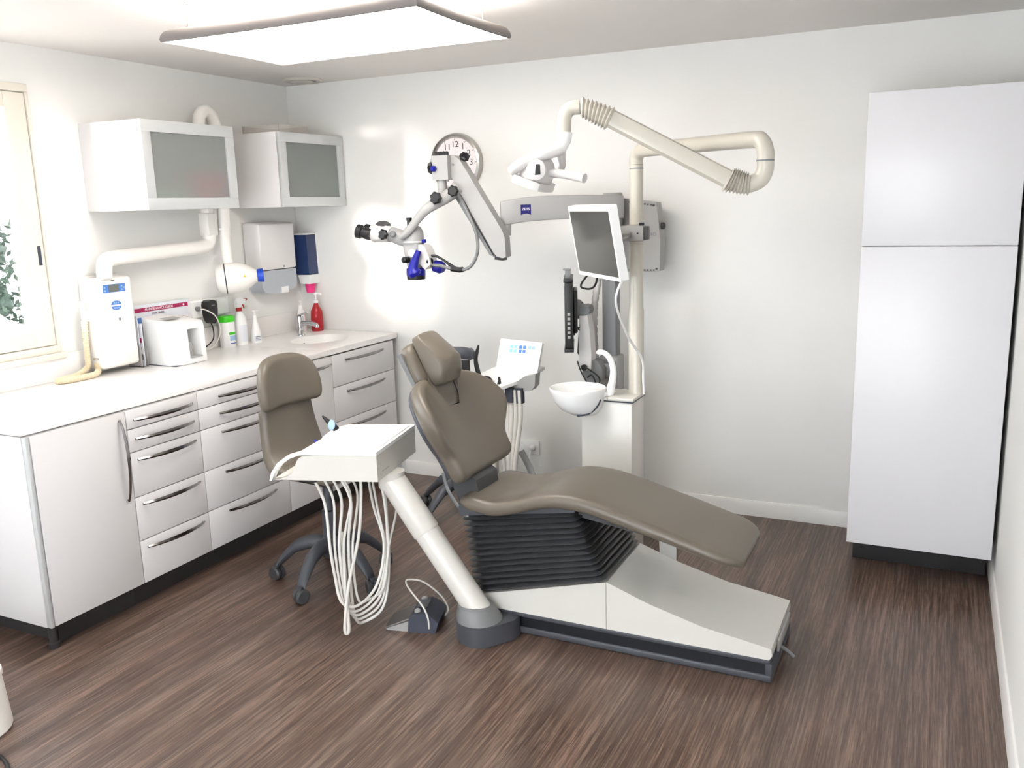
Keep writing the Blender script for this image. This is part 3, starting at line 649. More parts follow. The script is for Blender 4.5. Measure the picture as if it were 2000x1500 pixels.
# ================================================================== TALL CABINET
T = thing('tall_cupboard', 'tall white gloss cupboard with two doors in the right back corner', 'cupboard', (-.02, 4.35, 0))
ty = 4.055
obj('carcass', bx(-.311, .268, ty + .022, 4.655, .155, 2.105, .002), 'lam', T)
obj('lower_door', bx(-.3125, .2695, ty, ty + .02, .153, 1.4825, .002), 'gloss', T)
obj('upper_door', bx(-.3125, .2695, ty, ty + .02, 1.4865, 2.109, .002), 'gloss', T)
for x in (-.25, .22):
    for y in (ty + .26, 4.6):
        obj('leg', B().lathe([(.024, 0), (.024, .012), (.016, .02), (.016, .156)], 14, Matrix.Translation((x, y, 0))), 'black', T)
obj('plinth', bx(-.298, .262, ty + .20, ty + .216, .004, .156), 'black', T)

# ================================================================== DENTAL CHAIR
CH = thing('dental_chair', 'reclined taupe leather dental chair on white base with black bellows', 'dental chair', (-1.06, 3.15, 0))
# base
obj('base_foot', bx(-1.60, -.452, 2.957, 3.375, 0, .03, .008, 3), 'greybase', CH)
obj('base_recess', bx(-1.59, -.475, 2.962, 3.37, .03, .075), 'recess', CH)
obj('base_rim', B().box(-1.60, -.458, 2.950, 3.38, .075, .094, .005).box(-.475, -.452, 2.957, 3.375, .0295, .076, .004), 'greybase', CH)
fxz = lambda u, v, w: (u, w, v)
obj('left_cover', B().prism([(-1.655, .095), (-1.0715, .095), (-1.0715, .2865), (-1.655, .134)], 2.948, 3.372, fxz, .008, 3), 'unit', CH)
obj('right_cover', B().prism([(-1.0695, .095), (-.462, .095), (-.452, .112), (-.456, .138), (-.50, .146), (-.70, .176), (-.9, .228), (-1.0695, .287)], 2.948, 3.372, fxz, .012, 3), 'unit', CH)
b = B(); b.tube([(-.452, 3.12, .07), (-.425, 3.12, .055), (-.40, 3.12, .035)], .007, 8); obj('release_pedal', b, 'midgrey', CH)
b = bx(-.453, -.443, 3.05, 3.30, .08, .125, .003); obj('end_plate', b, 'lightgrey', CH)
# bellows
n = 13; rs = []
def bring(t, d):
    x0 = -1.640 + t * -.045 - d; x1 = -1.076 + t * -.125 + d; za, zb = .146 + t * .325, .288 + t * .262
    o = rrect(x0, x1, 2.935 - d, 3.385 + d, .032, 3)
    q = []
    for i, (x, y) in enumerate(o):
        q.append((x, y)); x2, y2 = o[(i + 1) % len(o)]; m = 10 if abs(x2 - x) > .2 else (8 if abs(y2 - y) > .2 else 1)
        for k in range(1, m): q.append((x + (x2 - x) * k / m, y + (y2 - y) * k / m))
    return [(x, y, za + (zb - za) * (x - x0) / (x1 - x0)) for x, y in q]
for k in range(n):
    for fr_, d in ((0, -.026), (.22, -.014), (.38, .001), (.5, .005), (.62, .001), (.78, -.014)): rs.append(bring((k + fr_) / n, d))
rs.append(bring(1, -.026))
obj('bellows', B().rings(rs), 'darkgrey', CH, 75)
obj('seat_frame', B().prism([(-1.69, .475), (-1.19, .553), (-1.19, .585), (-1.30, .583), (-1.50, .535), (-1.62, .545), (-1.68, .535), (-1.695, .51)], 2.935, 3.36, fxz, .01, 3), 'greybase', CH)
obj('leg_frame', B().prism([(-1.20, .555), (-.80, .475), (-.80, .455), (-1.20, .515)], 3.0, 3.2, fxz, .005), 'darkgrey', CH)
b = B(); b.prism([(-.985, .23), (-.915, .23), (-.915, .47), (-1.0, .50)], 3.373, 3.40, fxz, .004); obj('lift_bracket', b, 'steel', CH)
b = B(); b.box(-.87, -.82, 3.33, 3.36, .30, .34, .006); obj('lift_cylinder', b, 'black', CH)
# seat cushion
prof = [(-1.672, .556), (-1.655, .569), (-1.62, .574), (-1.58, .571), (-1.52, .566), (-1.43, .585), (-1.34, .614), (-1.25, .632), (-1.15, .630), (-1.05, .610), (-.95, .583), (-.84, .554), (-.74, .525), (-.65, .498), (-.60, .482), (-.572, .468), (-.556, .452)]
PX_ = spl([V(a, 0, z) for a, z in prof], 4); rs = []
yc = 3.09
for p in PX_:
    x, z = p.x, p.z
    hw = .212; th = .058
    if x < -1.60: e = (x + 1.672) / .072; hw *= .80 + .20 * math.sqrt(max(0, 1 - (1 - e) ** 2)); th *= .25 + .75 * math.sqrt(max(0, 1 - (1 - e) ** 2))
    if x > -1.0: th = .058 - .016 * min(1, (x + 1.0) / .4)
    if x > -.655: e = (-.556 - x) / .099; hw *= .66 + .34 * math.sqrt(max(0, 1 - (1 - e) ** 2)); th *= .35 + .65 * math.sqrt(max(0, 1 - (1 - e) ** 2))
    r = min(th * .49, .026)
    sec = []
    for y, zz in rrect(-hw, hw, -th, 0, r, 5):
        sec.append((x, yc + y, z + zz))
    # extra points on the top for a dished seat
    full = []
    for i, q in enumerate(sec):
        full.append(q)
        if i == 5:
            for s in (.75, .5, .25, 0, -.25, -.5, -.75):
                dish = .028 * (1 - s * s) * max(0, 1 - ((x + 1.47) / .17) ** 2) if abs(x + 1.47) < .17 else 0
                full.append((x, yc + s * (hw - r), z - dish + .004 * (1 - s * s)))
    rs.append(full)
obj('seat_cushion', B().rings(rs), 'taupe', CH, 60)
# backrest
BO = V(-1.652, 3.09, .628); BS = V(-.478, 0, .8784); BN = V(.8784, 0, .478); BT = V(0, 1, 0)
def bfr(cv, w0=0.0):
    return lambda u, v, w: tuple(BO + BT * u + BS * v + BN * (w + cv * (abs(u) / .28) ** 2.8 + w0))
half = [(.0, .0), (.11, .0), (.195, .003), (.224, .026), (.230, .065), (.238, .112), (.272, .160), (.300, .210), (.306, .262), (.281, .33), (.232, .39), (.175, .425), (.125, .440), (.098, .436), (.092, .415), (.088, .35), (.086, .330), (.080, .322), (.05, .320), (0, .320)]
o = half + [(-a, c) for a, c in half[::-1][1:-1]]
outl = spl2(o, 4)
obj('backrest_cushion', B().pad(outl, -.055, .02, .03, bfr(.062), 5), 'taupe', CH, 60)
# back shell of the backrest
o2 = [(a * .86, .03 + c * .9) for a, c in half[:13]] + [(0, .42)] + [(-a * .86, .03 + c * .9) for a, c in half[:13][::-1][:-1]]
obj('backrest_shell', B().pad(spl2(o2, 3), -.075, -.052, .009, bfr(.062), 3), 'greybase', CH, 60)
# hinge bracket below the backrest
fr = lambda u, v, w: (u, w, v)
obj('hinge_bracket', B().prism([(-1.625, .62), (-1.69, .655), (-1.745, .66), (-1.73, .57), (-1.69, .49), (-1.64, .47), (-1.615, .55)], 2.97, 3.15, fr, .012, 3), 'darkgrey', CH)
for y in (2.955, 3.17):
    obj('hinge_cheek', B().tube([(-1.77, y, .64), (-1.75, y, .57), (-1.70, y, .50), (-1.66, y, .46)], .008, 10, 6, flat=.4), 'midgrey', CH)
# headrest
obj('headrest_stem', B().pad(rrect(-.080, .080, .29, .50, .014), -.03, .014, .012, bfr(.0), 3), 'taupe', CH, 60)
obj('headrest_back', B().pad(spl2([(-.118, .430), (-.06, .425), (.06, .425), (.105, .43), (.112, .49), (.10, .575), (.06, .60), (-.06, .60), (-.105, .575), (-.122, .51)], 4), -.050, .010, .022, bfr(.0), 4), 'taupe', CH, 60)
obj('headrest_strip', B().prism([(.435, -.047), (.575, -.047), (.575, -.028), (.435, -.028)], -.127, -.112, lambda u, v, w: tuple(BO + BT * w + BS * u + BN * v), .003), 'midgrey', CH)
def hp(u, v, w):
    s = min(1, max(0, (v - .395) / .225))
    kk = [(0, .055), (.18, .098), (.34, .112), (.6, .088), (1, .035)]
    for (a, p), (c, q) in zip(kk, kk[1:]):
        if a <= s <= c: th_ = p + (q - p) * (s - a) / (c - a)
    e = 1 - .30 * abs(u / .09) ** 2.2
    return tuple(BO + BT * (u * (1 - .12 * w / .05) + .012) + BS * v + BN * (.012 + w / .05 * th_ * e))
obj('headrest_pillow', B().pad(spl2([(-.085, .400), (-.04, .390), (.04, .390), (.085, .400), (.094, .45), (.092, .54), (.082, .605), (.04, .618), (-.04, .618), (-.082, .605), (-.092, .54), (-.094, .45)], 4), 0, .05, .007, hp, 4, inner=(.92, .84, .74, .62, .5, .36, .2, .08)), 'taupe', CH, 60)

# ================================================================== INSTRUMENT TABLE (delivery arm + tray)
IT = thing('instrument_table', 'white swing-arm instrument tray with looped hoses in front of the chair', 'instrument table', (-1.575, 2.88, 0))
obj('arm_foot', B().prism([(-1.665, 2.865), (-1.66, 2.82), (-1.625, 2.785), (-1.575, 2.772), (-1.525, 2.785), (-1.49, 2.82), (-1.44, 2.90), (-1.44, 2.953), (-1.60, 2.953), (-1.655, 2.92)], 0, .082, lambda u, v, w: (u, v, w), .010, 3), 'greybase', IT)
ap, aq = V(-1.565, 2.868, .095), V(-1.950, 2.850, .625); ad = (aq - ap).normalized()
b = B(); n = 28
rs = []
for r, z in ((.092, .080), (.090, .094), (.070, .138), (.060, .142)):
    k = max(0, (z - .08) / .06); c = V(-1.578, 2.868, z) + V(ad.x, ad.y, 0) * .03 * k
    rs.append([c + V(r * math.cos(2 * PI * i / n), r * math.sin(2 * PI * i / n), 0) for i in range(n)])
b.rings(rs); obj('arm_collar', b, 'midgrey', IT)
b = B(); b.tube([ap + ad * .015, ap + ad * .40], .053, 24, 1); obj('lower_tube', b, 'unit', IT)
b = B(); b.tube([ap + ad * .40, ap + ad * .405, ap + ad * .655], [.056, .0575, .054], 24, 1); obj('upper_sleeve', b, 'unit', IT)
b = B(); b.lathe([(.050, .590), (.054, .60), (.054, .661)], 26, Matrix.Translation((-1.950, 2.850, 0))); obj('swivel_cap', b, 'unit', IT)
TU = V(math.cos(math.radians(17.5)), math.sin(math.radians(17.5)), 0); TV = V(math.cos(math.radians(102)), math.sin(math.radians(102)), 0); TO = V(-1.912, 2.700, 0)
tf = lambda u, v, w: tuple(TO + TU * u + TV * w + V(0, 0, v))
# body with front cheeks: profile in (u,z), extruded along v
body = [(0, .662), (0, .766), (-.26, .766), (-.300, .7615), (-.318, .750), (-.328, .732), (-.334, .712), (-.346, .692), (-.366, .678), (-.40, .668), (-.43, .664)]
obj('tray_body', B().prism(body, .0, .43, tf, .004), 'unit', IT)
obj('tray_top', B().prism([(.002, .7675), (.002, .782), (-.26, .782), (-.312, .7775), (-.312, .7655), (-.26, .7675)], -.004, .434, tf, .0025), 'white', IT)
band = [(-.310, .7777), (-.362, .762), (-.402, .733), (-.430, .694), (-.440, .660), (-.430, .660), (-.419, .689), (-.392, .723), (-.354, .750), (-.310, .7657)]
for va, vb in ((-.004, .028), (.402, .434)): obj('grip_loop', B().prism(band, va, vb, tf, .0025), 'white', IT)
obj('top_lip', B().prism(rrect(-.255, -.012, .012, .42, .02), .782, .786, lambda u, v, w: tuple(TO + TU * u + TV * v + V(0, 0, w)), .001), 'white', IT)
obj('underside_plate', B().prism(rrect(-.24, -.08, .08, .36, .03), .655, .662, lambda u, v, w: tuple(TO + TU * u + TV * v + V(0, 0, w)), .002), 'black', IT)
obj('seam', B().prism([(.0005, .690), (.0005, .6915), (.0012, .6915), (.0012, .690)], .05, .12, tf), 'midgrey', IT)
# instruments
def inst(v0, u0):
    p = TO + TU * u0 + TV * v0 + V(0, 0, .782); d = (TU * -.35 + TV * .35 + V(0, 0, .5)).normalized()
    return p, d
p = TO + TU * -.325 + TV * .385 + V(0, 0, .765); q = TO + TU * -.385 + TV * .375 + V(0, 0, .832); dd = (q - p)
hpz = obj('handpiece', B().tube([p, p + dd * .25, p + dd * .55, p + dd * .85, q], [.013, .015, .011, .007, .003], 12, 2), 'black', IT)
obj('control_disc', B().lathe([(.015, 0), (.016, .004), (.013, .007)], 20, axm(p + dd * .36 + V(.35, -.9, .3).normalized() * .010, (.45, -.75, .5)) @ Matrix.Diagonal((1, 1.5, 1, 1))), 'paleblue', hpz)
p = TO + TU * -.34 + TV * .35 + V(0, 0, .69); q = TO + TU * -.44 + TV * .40 + V(0, 0, .715)
obj('handpiece', B().tube([p, p + (q - p) * .5, q], [.011, .010, .006], 12, 2), 'blue', IT)
# hoses : loops hanging from the tray underside
def at_t(u, v, z): return TO + TU * u + TV * v + V(0, 0, z)
hs = [(-.285, .05, -.155, .26, .125), (-.262, .08, -.130, .24, .098), (-.238, .10, -.108, .28, .074), (-.212, .13, -.088, .22, .050), (-.19, .08, -.078, .20, .026), (-.20, .17, -.062, .28, .110)]
for i, (u0, v0, u1, v1, zb) in enumerate(hs):
    a, e = at_t(u0, v0, .655), at_t(u1, v1, .655)
    L = at_t(-.205 + .010 * i, .01 + .013 * i, zb + .13); L2 = at_t(-.180 + .008 * i, .0 + .013 * i, zb + .03); mid = at_t(-.130, .04 + .014 * i, zb); R = at_t(-.078 + .005 * i, .12, zb + .06); R2 = at_t(-.060 + .004 * i, .17, zb + .22)
    obj('hose', B().tube([a, at_t(u0 + .04, v0, .55), at_t(-.222 + .013 * i, .02 + .014 * i, .38), L, L2, mid, R, R2, at_t(u1 + .03, v1 - .02, .48), e], .0052 if i % 2 else .006, 10, 7), 'tube', IT)
a = at_t(-.13, .14, .64)
obj('hose', B().tube([a, at_t(-.128, .13, .56), at_t(-.135, .10, .40), at_t(-.155, .02, .22), at_t(-.165, -.02, .060), at_t(-.158, -.02, .030), at_t(-.150, -.015, .060), at_t(-.175, .03, .22), at_t(-.20, .09, .42)], .0065, 10, 6), 'tube', IT)
for s in (-1, 1):
    obj('hose_guide', B().tube([at_t(-.12 - s * .05, .20, .655), at_t(-.12, .18, .628), at_t(-.12 + s * .06, .17, .650)], .009, 8, 4, flat=.5), 'black', IT)
obj('hose_guide', B().box(-.33, -.26, .02, .06, .648, .656, .002, mx=mframe(TO, TU, TV)), 'black', IT)

# ================================================================== FOOT PEDAL
T = thing('foot_pedal', 'grey foot control with flat metal pedal on the floor left of the arm foot', 'foot pedal', (-1.85, 2.87, 0))
pa = math.radians(17)
pu = V(math.cos(pa), math.sin(pa), 0); pv = V(-pu.y, pu.x, 0); po = V(-1.968, 2.768, 0)
pf = lambda u, v, w: tuple(po + pu * u + pv * v + V(0, 0, w))
b = B(); b.rings([[pf(0, .0, .012), pf(.115, -.005, .062), pf(.115, .13, .062), pf(.0, .125, .012)], [pf(.0, 0, .008), pf(.115, -.005, .056), pf(.115, .13, .056), pf(.0, .125, .008)]]); obj('pedal_plate', b, 'steel', T)
b = B(); b.rings([[pf(.01, 0, 0), pf(.12, -.008, 0), pf(.12, .13, 0), pf(.01, .125, 0)], [pf(.004, 0, .007), pf(.115, -.008, .05), pf(.115, .13, .05), pf(.004, .125, .007)]]); obj('pedal_wedge', b, 'lightgrey', T)
b = B().prism([(.10, 0), (.215, 0), (.228, .045), (.20, .07), (.165, .085), (.118, .075), (.105, .06)], -.012, .15, lambda u, v, w: pf(u, w, v), .008, 3); obj('housing', b, 'gasket', T)
obj('rocker', B().prism([(.125, .078), (.165, .088), (.175, .096), (.13, .092)], .035, .10, lambda u, v, w: pf(u, w, v), .003), 'greybase', T)
for v in (.01, .125): obj('button', B().lathe([(.014, 0), (.013, .008), (.006, .013)], 16, axm(pf(.14, v, .083), (-.15, 0, 1))), 'lightgrey', T)
obj('carry_loop', B().tube([pf(.19, -.012, .02), pf(.188, -.018, .07), pf(.165, -.005, .115), pf(.11, .03, .16), pf(.08, .065, .18), pf(.085, .09, .185), pf(.14, .115, .165), pf(.205, .135, .10), pf(.235, .14, .04), pf(.225, .12, .015)], .0035, 8, 7), 'tube', T)

# ================================================================== STOOLS
def stool_base(T, hub, r, rot, zh=.20, m='greybase', legs=5, wheel='darkgrey'):
    hx, hy = hub
    obj('hub', B().lathe([(.03, zh - .09), (.045, zh - .06), (.05, zh), (.034, zh + .02)], 22, Matrix.Translation((hx, hy, 0))), m, T)
    for k in range(legs):
        a = rot + 2 * PI * k / legs; d = V(math.cos(a), math.sin(a), 0); s = V(-d.y, d.x, 0); c = V(hx, hy, 0)
        rs = []
        for t, z, hw, hh in ((.03, zh - .02, .026, .030), (.10, zh - .012, .026, .026), (.17, zh - .035, .024, .023), (.225, zh - .085, .021, .02), (r - .012, zh - .12 if r < .26 else .085, .019, .017), (r, .068, .017, .010)):
            p = c + d * t + V(0, 0, z)
            rs.append([p + s * (1.25 * hw * math.cos(q)) + V(0, 0, 1.35 * hh * math.sin(q)) for q in [2 * PI * i / 12 for i in range(12)]])
        lg = obj('leg', B().rings(rs), m, T)
        wp = c + d * (r + .004); ax_ = V(math.cos(a + 1.1), math.sin(a + 1.1), 0)
        b = B()
        for sd in (-1, 1):
            b.lathe([(.010, -.012), (.029, -.012), (.033, -.006), (.033, .007), (.026, .013), (.008, .014)], 18, axm(wp + ax_ * .015 * sd + V(0, 0, .033), ax_ * sd))
        obj('caster', b, wheel, lg)
        obj('caster_stem', B().lathe([(.011, .045), (.013, .075)], 12, Matrix.Translation(wp)), m, lg)
ST = thing('dentist_stool', 'taupe leather dentist stool with two-part back and grey five-star base by the drawers', 'stool', (-2.48, 3.105, 0))
hub = (-2.48, 3.105)
stool_base(ST, hub, .265, math.radians(203 - 72 * 0))
obj('gas_column', B().lathe([(.034, .19), (.034, .34), (.024, .345), (.024, .476)], 20, Matrix.Translation((hub[0], hub[1], 0))), 'greybase', ST)
sa = math.radians(-6); SN = V(math.cos(sa), math.sin(sa), 0); SL = V(-SN.y, SN.x, 0)   # facing, and leftwards
so = V(hub[0], hub[1], 0)
sfr = lambda u, v, w: tuple(so + SL * u + SN * v + V(0, 0, w))
obj('seat_plate', B().prism(rrect(-.07, .07, -.15, .06, .02), .478, .535, sfr, .004), 'black', ST)
# seat flowing up into the lumbar pad : loft along a path
path = [(.20, .540), (.17, .562), (.08, .565), (-.03, .558), (-.10, .562), (-.150, .582), (-.185, .62), (-.203, .665), (-.215, .71), (-.224, .76), (-.229, .80), (-.231, .820)]
PP = spl([V(a, 0, z) for a, z in path], 4); rs = []; m_ = len(PP)
for i, p in enumerate(PP):
    tg = (PP[min(i + 1, m_ - 1)] - PP[max(i - 1, 0)]).normalized(); nr = V(tg.z, 0, -tg.x)   # path normal (x=fwd)
    if nr.x < -1e-6 and abs(tg.x) < .9: nr = -nr
    f = i / (m_ - 1)
    hw = .19 - .030 * min(1, max(0, (f - .45) / .4)); offs = .026 * min(1, max(0, (f - .30) / .3))
    th = .045
    e = min(i, m_ - 1 - i)
    if e < 5: q = math.sqrt(max(0.02, 1 - (1 - (e + .15) / 5.15) ** 2)); th *= .3 + .7 * q; hw *= .72 + .28 * q
    up = V(-tg.z, 0, tg.x)        # outward: towards sitter
    if i == 0: pass
    sec = []
    for u, w in rrect(-hw, hw, -th / 2, th / 2, th * .48, 4):
        cv = .045 * (u / .19) ** 2 * (1 if f > .4 else .35)
        q = p + up * 0
        sec.append(V(*sfr(u + offs, p.x, p.z)) + (SN * (-(w + cv) * up.x * -1) + V(0, 0, (w + cv) * up.z)))
    rs.append(sec)
obj('seat_and_lumbar_pad', B().rings(rs), 'taupe', ST, 60)
# upper back pad
uo = so + SN * -.252 + SL * .022 + V(0, 0, .918)
def ufr(u, v, w):
    tilt = V(-SN.x * .10, -SN.y * .10, 1).normalized()
    return tuple(uo + SL * u + tilt * v + SN * (w + .05 * (u / .2) ** 2))
obj('upper_back_pad', B().pad(spl2([(-.165, -.105), (-.10, -.108), (0, -.108), (.10, -.105), (.165, -.10), (.185, -.06), (.180, .02), (.150, .09), (.09, .125), (0, .133), (-.09, .125), (-.150, .09), (-.180, .02), (-.185, -.06)], 4), -.034, .030, .028, ufr, 5), 'taupe', ST, 60)
b = B(); b.tube([tuple(so + SN * -.15 + SL * .01 + V(0, 0, .495)), tuple(so + SN * -.25 + SL * .028 + V(0, 0, .54)), tuple(so + SN * -.268 + SL * .028 + V(0, 0, .68)), tuple(so + SN * -.285 + SL * .028 + V(0, 0, .92))], .016, 10, 6, flat=2.4); obj('back_support', b, 'black', ST)

S2 = thing('assistant_stool', 'dark grey assistant stool with curved arm rest behind the dental chair', 'stool', (-2.30, 4.15, 0))
h2 = (-2.335, 4.14)
stool_base(S2, h2, .27, math.radians(178))
obj('gas_column', B().lathe([(.034, .19), (.034, .40), (.024, .405), (.024, .58)], 20, Matrix.Translation((h2[0], h2[1], 0))), 'greybase', S2)
obj('seat_cushion', B().pad([(.165 * math.cos(2 * PI * i / 32), .165 * math.sin(2 * PI * i / 32)) for i in range(32)], .58, .64, .028, lambda u, v, w: (h2[0] + u, h2[1] + v, w), 4), 'taupe', S2, 60)
obj('arm_post', B().prism([(-2.355, .60), (-2.250, .60), (-2.258, .885), (-2.35, .885)], 4.075, 4.10, fxz, .006), 'black', S2)
obj('post_bracket', bx(-2.35, -2.26, 4.08, 4.16, .595, .612, .004), 'black', S2)
rs = []
for i in range(13):
    t = i / 12; x = -2.45 + .255 * t; y = 4.10 - .09 * (2 * t - 1) ** 2 + .03; hh = .034 - .012 * max(0, (t - .8) / .2)
    z = .916 + (.008 if t > .8 else 0)
    rs.append([(x, y + .016 * math.cos(q), z + hh * math.sin(q)) for q in [2 * PI * k / 12 for k in range(12)]])
obj('arm_rest', B().rings(rs), 'greybase', S2)

# ================================================================== ASSISTANT TRAY
AT = thing('assistant_tray', 'white assistant instrument tray with blue keypad and hanging suction hoses behind the chair', 'instrument tray', (-2.0, 4.1, 0))
# top deck plan (x,y) at z ~.78-.80, keypad console at the right rear
obj('tray_deck', B().prism([(-2.195, 4.02), (-2.09, 4.26), (-1.86, 4.20), (-1.885, 4.06), (-1.98, 3.92), (-2.02, 3.915), (-2.05, 3.99), (-2.085, 3.99), (-2.11, 3.955), (-2.15, 3.97)], .775, .792, lambda u, v, w: (u, v, w + (v - 3.92) * .22), .004), 'white', AT)
obj('tray_side', B().prism([(-1.985, .765), (-1.89, .835), (-1.825, .852), (-1.83, .79), (-1.85, .765), (-1.90, .755), (-1.96, .748)], 4.0, 4.06, fxz, .008), 'lightgrey', AT)
co = V(-1.965, 4.10, .925); cu = V(.98, -.10, 0).normalized(); cv_ = V(.0, .35, .92); cv_ = (cv_ - cu * cv_.dot(cu)).normalized(); cn = cu.cross(cv_)
cfr = lambda u, v, w: tuple(co + cu * u + cv_ * v + cn * w)
obj('console', B().prism([(-.125, -.10), (.10, -.115), (.128, -.085), (.130, .075), (-.125, .085)], -.018, .0, cfr, .006, 3), 'white', AT)
for cx, cz, m in [(-.05, .045, 'keyteal'), (-.025, .045, 'keyteal'), (-.05, .022, 'keyteal'), (-.025, .022, 'keyteal'), (.006, .045, 'label'), (.030, .045, 'label'), (.006, .022, 'label'), (.030, .022, 'label'), (.060, .045, 'paleblue'), (.083, .045, 'paleblue')]:
    obj('key', B().prism(rrect(cx - .009, cx + .009, cz - .009, cz + .009, .002), 0, .0015, cfr), m, AT)
obj('console_skirt', B().prism([(-.12, -.098), (.098, -.113), (.07, -.15), (-.12, -.15)], -.016, .02, cfr, .004), 'white', AT)
obj('tool_rest', B().tube([(-2.13, 3.985, .80), (-2.15, 3.985, .86), (-2.158, 3.985, .91), (-2.150, 3.985, .95), (-2.138, 3.985, .99)], [.012, .013, .011, .010, .004], 10, 5), 'black', AT)
obj('tool_holder', B().tube([(-2.125, 3.985, .812), (-2.085, 3.975, .818), (-2.062, 3.965, .795), (-2.062, 3.955, .765)], .014, 10, 4), 'black', AT)
obj('tool_holder', B().tube([(-2.012, 3.96, .835), (-2.01, 3.955, .80), (-2.02, 3.945, .77)], [.006, .010, .012], 10, 4), 'black', AT)
for x, y, zt, zb in ((-1.965, 3.985, .775, .70), (-1.915, 4.0, .775, .695)): obj('valve', B().prism(rrect(-.020, .020, -.018, .018, .005), zb, zt, lambda u, v, w: (x + u, y + v, w), .003), 'gasket', AT)
obj('valve', bx(-2.02, -1.995, 3.95, 3.97, .745, .768, .003), 'gasket', AT)
for i, (x, xb, r) in enumerate(((-2.035, -2.075, .010), (-2.01, -2.02, .008), (-1.985, -1.99, .011), (-1.962, -1.99, .013), (-1.938, -1.97, .011), (-1.912, -1.955, .012))):
    P = spl([V(x, 3.99, .765), V(x + .002, 3.99, .62), V((x + xb) / 2, 3.99, .46), V(xb, 4.0, .34), V(xb, 4.02, .20), V(xb + .03, 4.02, .06), V(xb + .12, 4.03, .02)], 9)
    rr = [r] * len(P)
    if i >= 2: rr = [r + (.0028 if (k % 2 and 22 < k < 36) else 0) for k in range(len(P))]
    obj('suction_hose', B().tube(P, rr, 10, 1), 'tube', AT, 60)
obj('support_post', B().tube([(-2.10, 4.06, .80), (-2.10, 4.06, .03)], .018, 14, 1), 'ivory', AT)
obj('support_foot', B().tube([(-2.10, 4.06, .025), (-1.80, 3.97, .025), (-1.53, 3.90, .025)], .022, 12, 1), 'ivory', AT)
obj('brace', B().tube([(-1.975, 4.12, .40), (-1.93, 4.12, .32), (-1.88, 4.10, .22), (-1.84, 4.05, .10), (-1.83, 4.0, .03)], .020, 10, 4, flat=.5), 'lightgrey', AT)

# ================================================================== SPITTOON UNIT
SU = thing('spittoon_unit', 'white cuspidor unit with round bowl on a square column behind the chair', 'cuspidor', (-1.37, 3.90, 0))
obj('column', bx(-1.505, -1.252, 3.815, 4.0, 0, .782, .006), 'unit', SU)
obj('column_gasket', bx(-1.51, -1.246, 3.809, 4.006, .782, .788, .001), 'gasket', SU)
obj('top_plate', B().box(-1.512, -1.372, 3.806, 4.008, .788, .804, .004).box(-1.370, -1.243, 3.806, 4.008, .788, .804, .004), 'unit', SU)
bc2 = V(-1.515, 3.80, 0); n = 36
def bring2(k, z, sh=0): return [(bc2.x + sh + .135 * k * math.cos(2 * PI * i / n) * 1.0, bc2.y + .130 * k * math.sin(2 * PI * i / n), z) for i in range(n)]
rs = [bring2(.10, .712, .03), bring2(.42, .718, .026), bring2(.72, .742, .016), bring2(.90, .782, .006), bring2(.985, .828), bring2(1.0, .838), bring2(.985, .845), bring2(.95, .842), bring2(.90, .82), bring2(.72, .765, .01), bring2(.40, .738, .02), bring2(.1, .732, .02)]
obj('bowl', B().rings(rs), 'white', SU, 60)
obj('bowl_bracket', B().prism([(-1.50, .790), (-1.38, .806), (-1.38, .825), (-1.44, .838), (-1.50, .83)], 3.80, 3.90, fxz, .008, 3), 'white', SU)
obj('bowl_gasket', B().tube([(-1.49, 3.725, .725), (-1.44, 3.74, .735), (-1.405, 3.755, .765), (-1.39, 3.77, .80)], .006, 8, 5), 'gasket', SU)
obj('spout', B().tube([(-1.385, 3.86, .80), (-1.365, 3.86, .86), (-1.358, 3.86, .92), (-1.370, 3.86, .97), (-1.395, 3.86, 1.0), (-1.425, 3.86, 1.008), (-1.435, 3.86, 1.0)], [.026, .018, .015, .014, .013, .012, .010], 14, 5), 'white', SU)

# ================================================================== LAMP POLE AND OPERATING LAMP
OL = thing('operating_lamp', 'ivory dental operating lamp on a jointed arm and tall pole above the chair', 'lamp', (-1.275, 3.95, .80))
obj('pole', B().lathe([(.040, .804), (.036, .82), (.036, 1.20), (.033, 1.21), (.031, 1.86)], 24, Matrix.Translation((-1.275, 3.95, 0))), 'ivory', OL)
E1 = V(-.605, 3.40, 0); S1 = V(-1.275, 3.95, 0); dh = (E1 - S1).normalized()
obj('upper_arm', B().tube([(-1.275, 3.95, 1.86), (-1.275, 3.95, 1.89), tuple(S1 + dh * .02 + V(0, 0, 1.912)), tuple(S1 + dh * .07 + V(0, 0, 1.922)), tuple(S1 + dh * .40 + V(0, 0, 1.918)), tuple(E1 - dh * .09 + V(0, 0, 1.912)), tuple(E1 - dh * .025 + V(0, 0, 1.902)), tuple(E1 + V(0, 0, 1.862)), tuple(E1 + V(0, 0, 1.835))], .031, 22, 7), 'ivory', OL)
obj('joint_ring', B().lathe([(.0322, 1.830), (.0322, 1.836)], 24, Matrix.Translation(E1), False, False), 'midgrey', OL)
obj('joint_ring', B().lathe([(.0318, 1.842), (.0318, 1.847)], 24, Matrix.Translation(S1), False, False), 'midgrey', OL)
E2 = V(-1.26, 3.22, 0)
da = (V(-1.26, 3.22, 0) - V(-.70, 3.38, 0)).normalized()
obj('elbow', B().tube([tuple(E1 + V(0, 0, 1.832)), tuple(E1 + V(0, 0, 1.80)), tuple(E1 + da * .018 + V(0, 0, 1.765)), tuple(E1 + da * .06 + V(0, 0, 1.748)), tuple(E1 + da * .10 + V(0, 0, 1.750))], .031, 22, 6), 'ivory', OL)
Aa = V(-.715, 3.374, 1.758); Ab = V(-1.165, 3.245, 2.012); AD = (Ab - Aa).normalized()
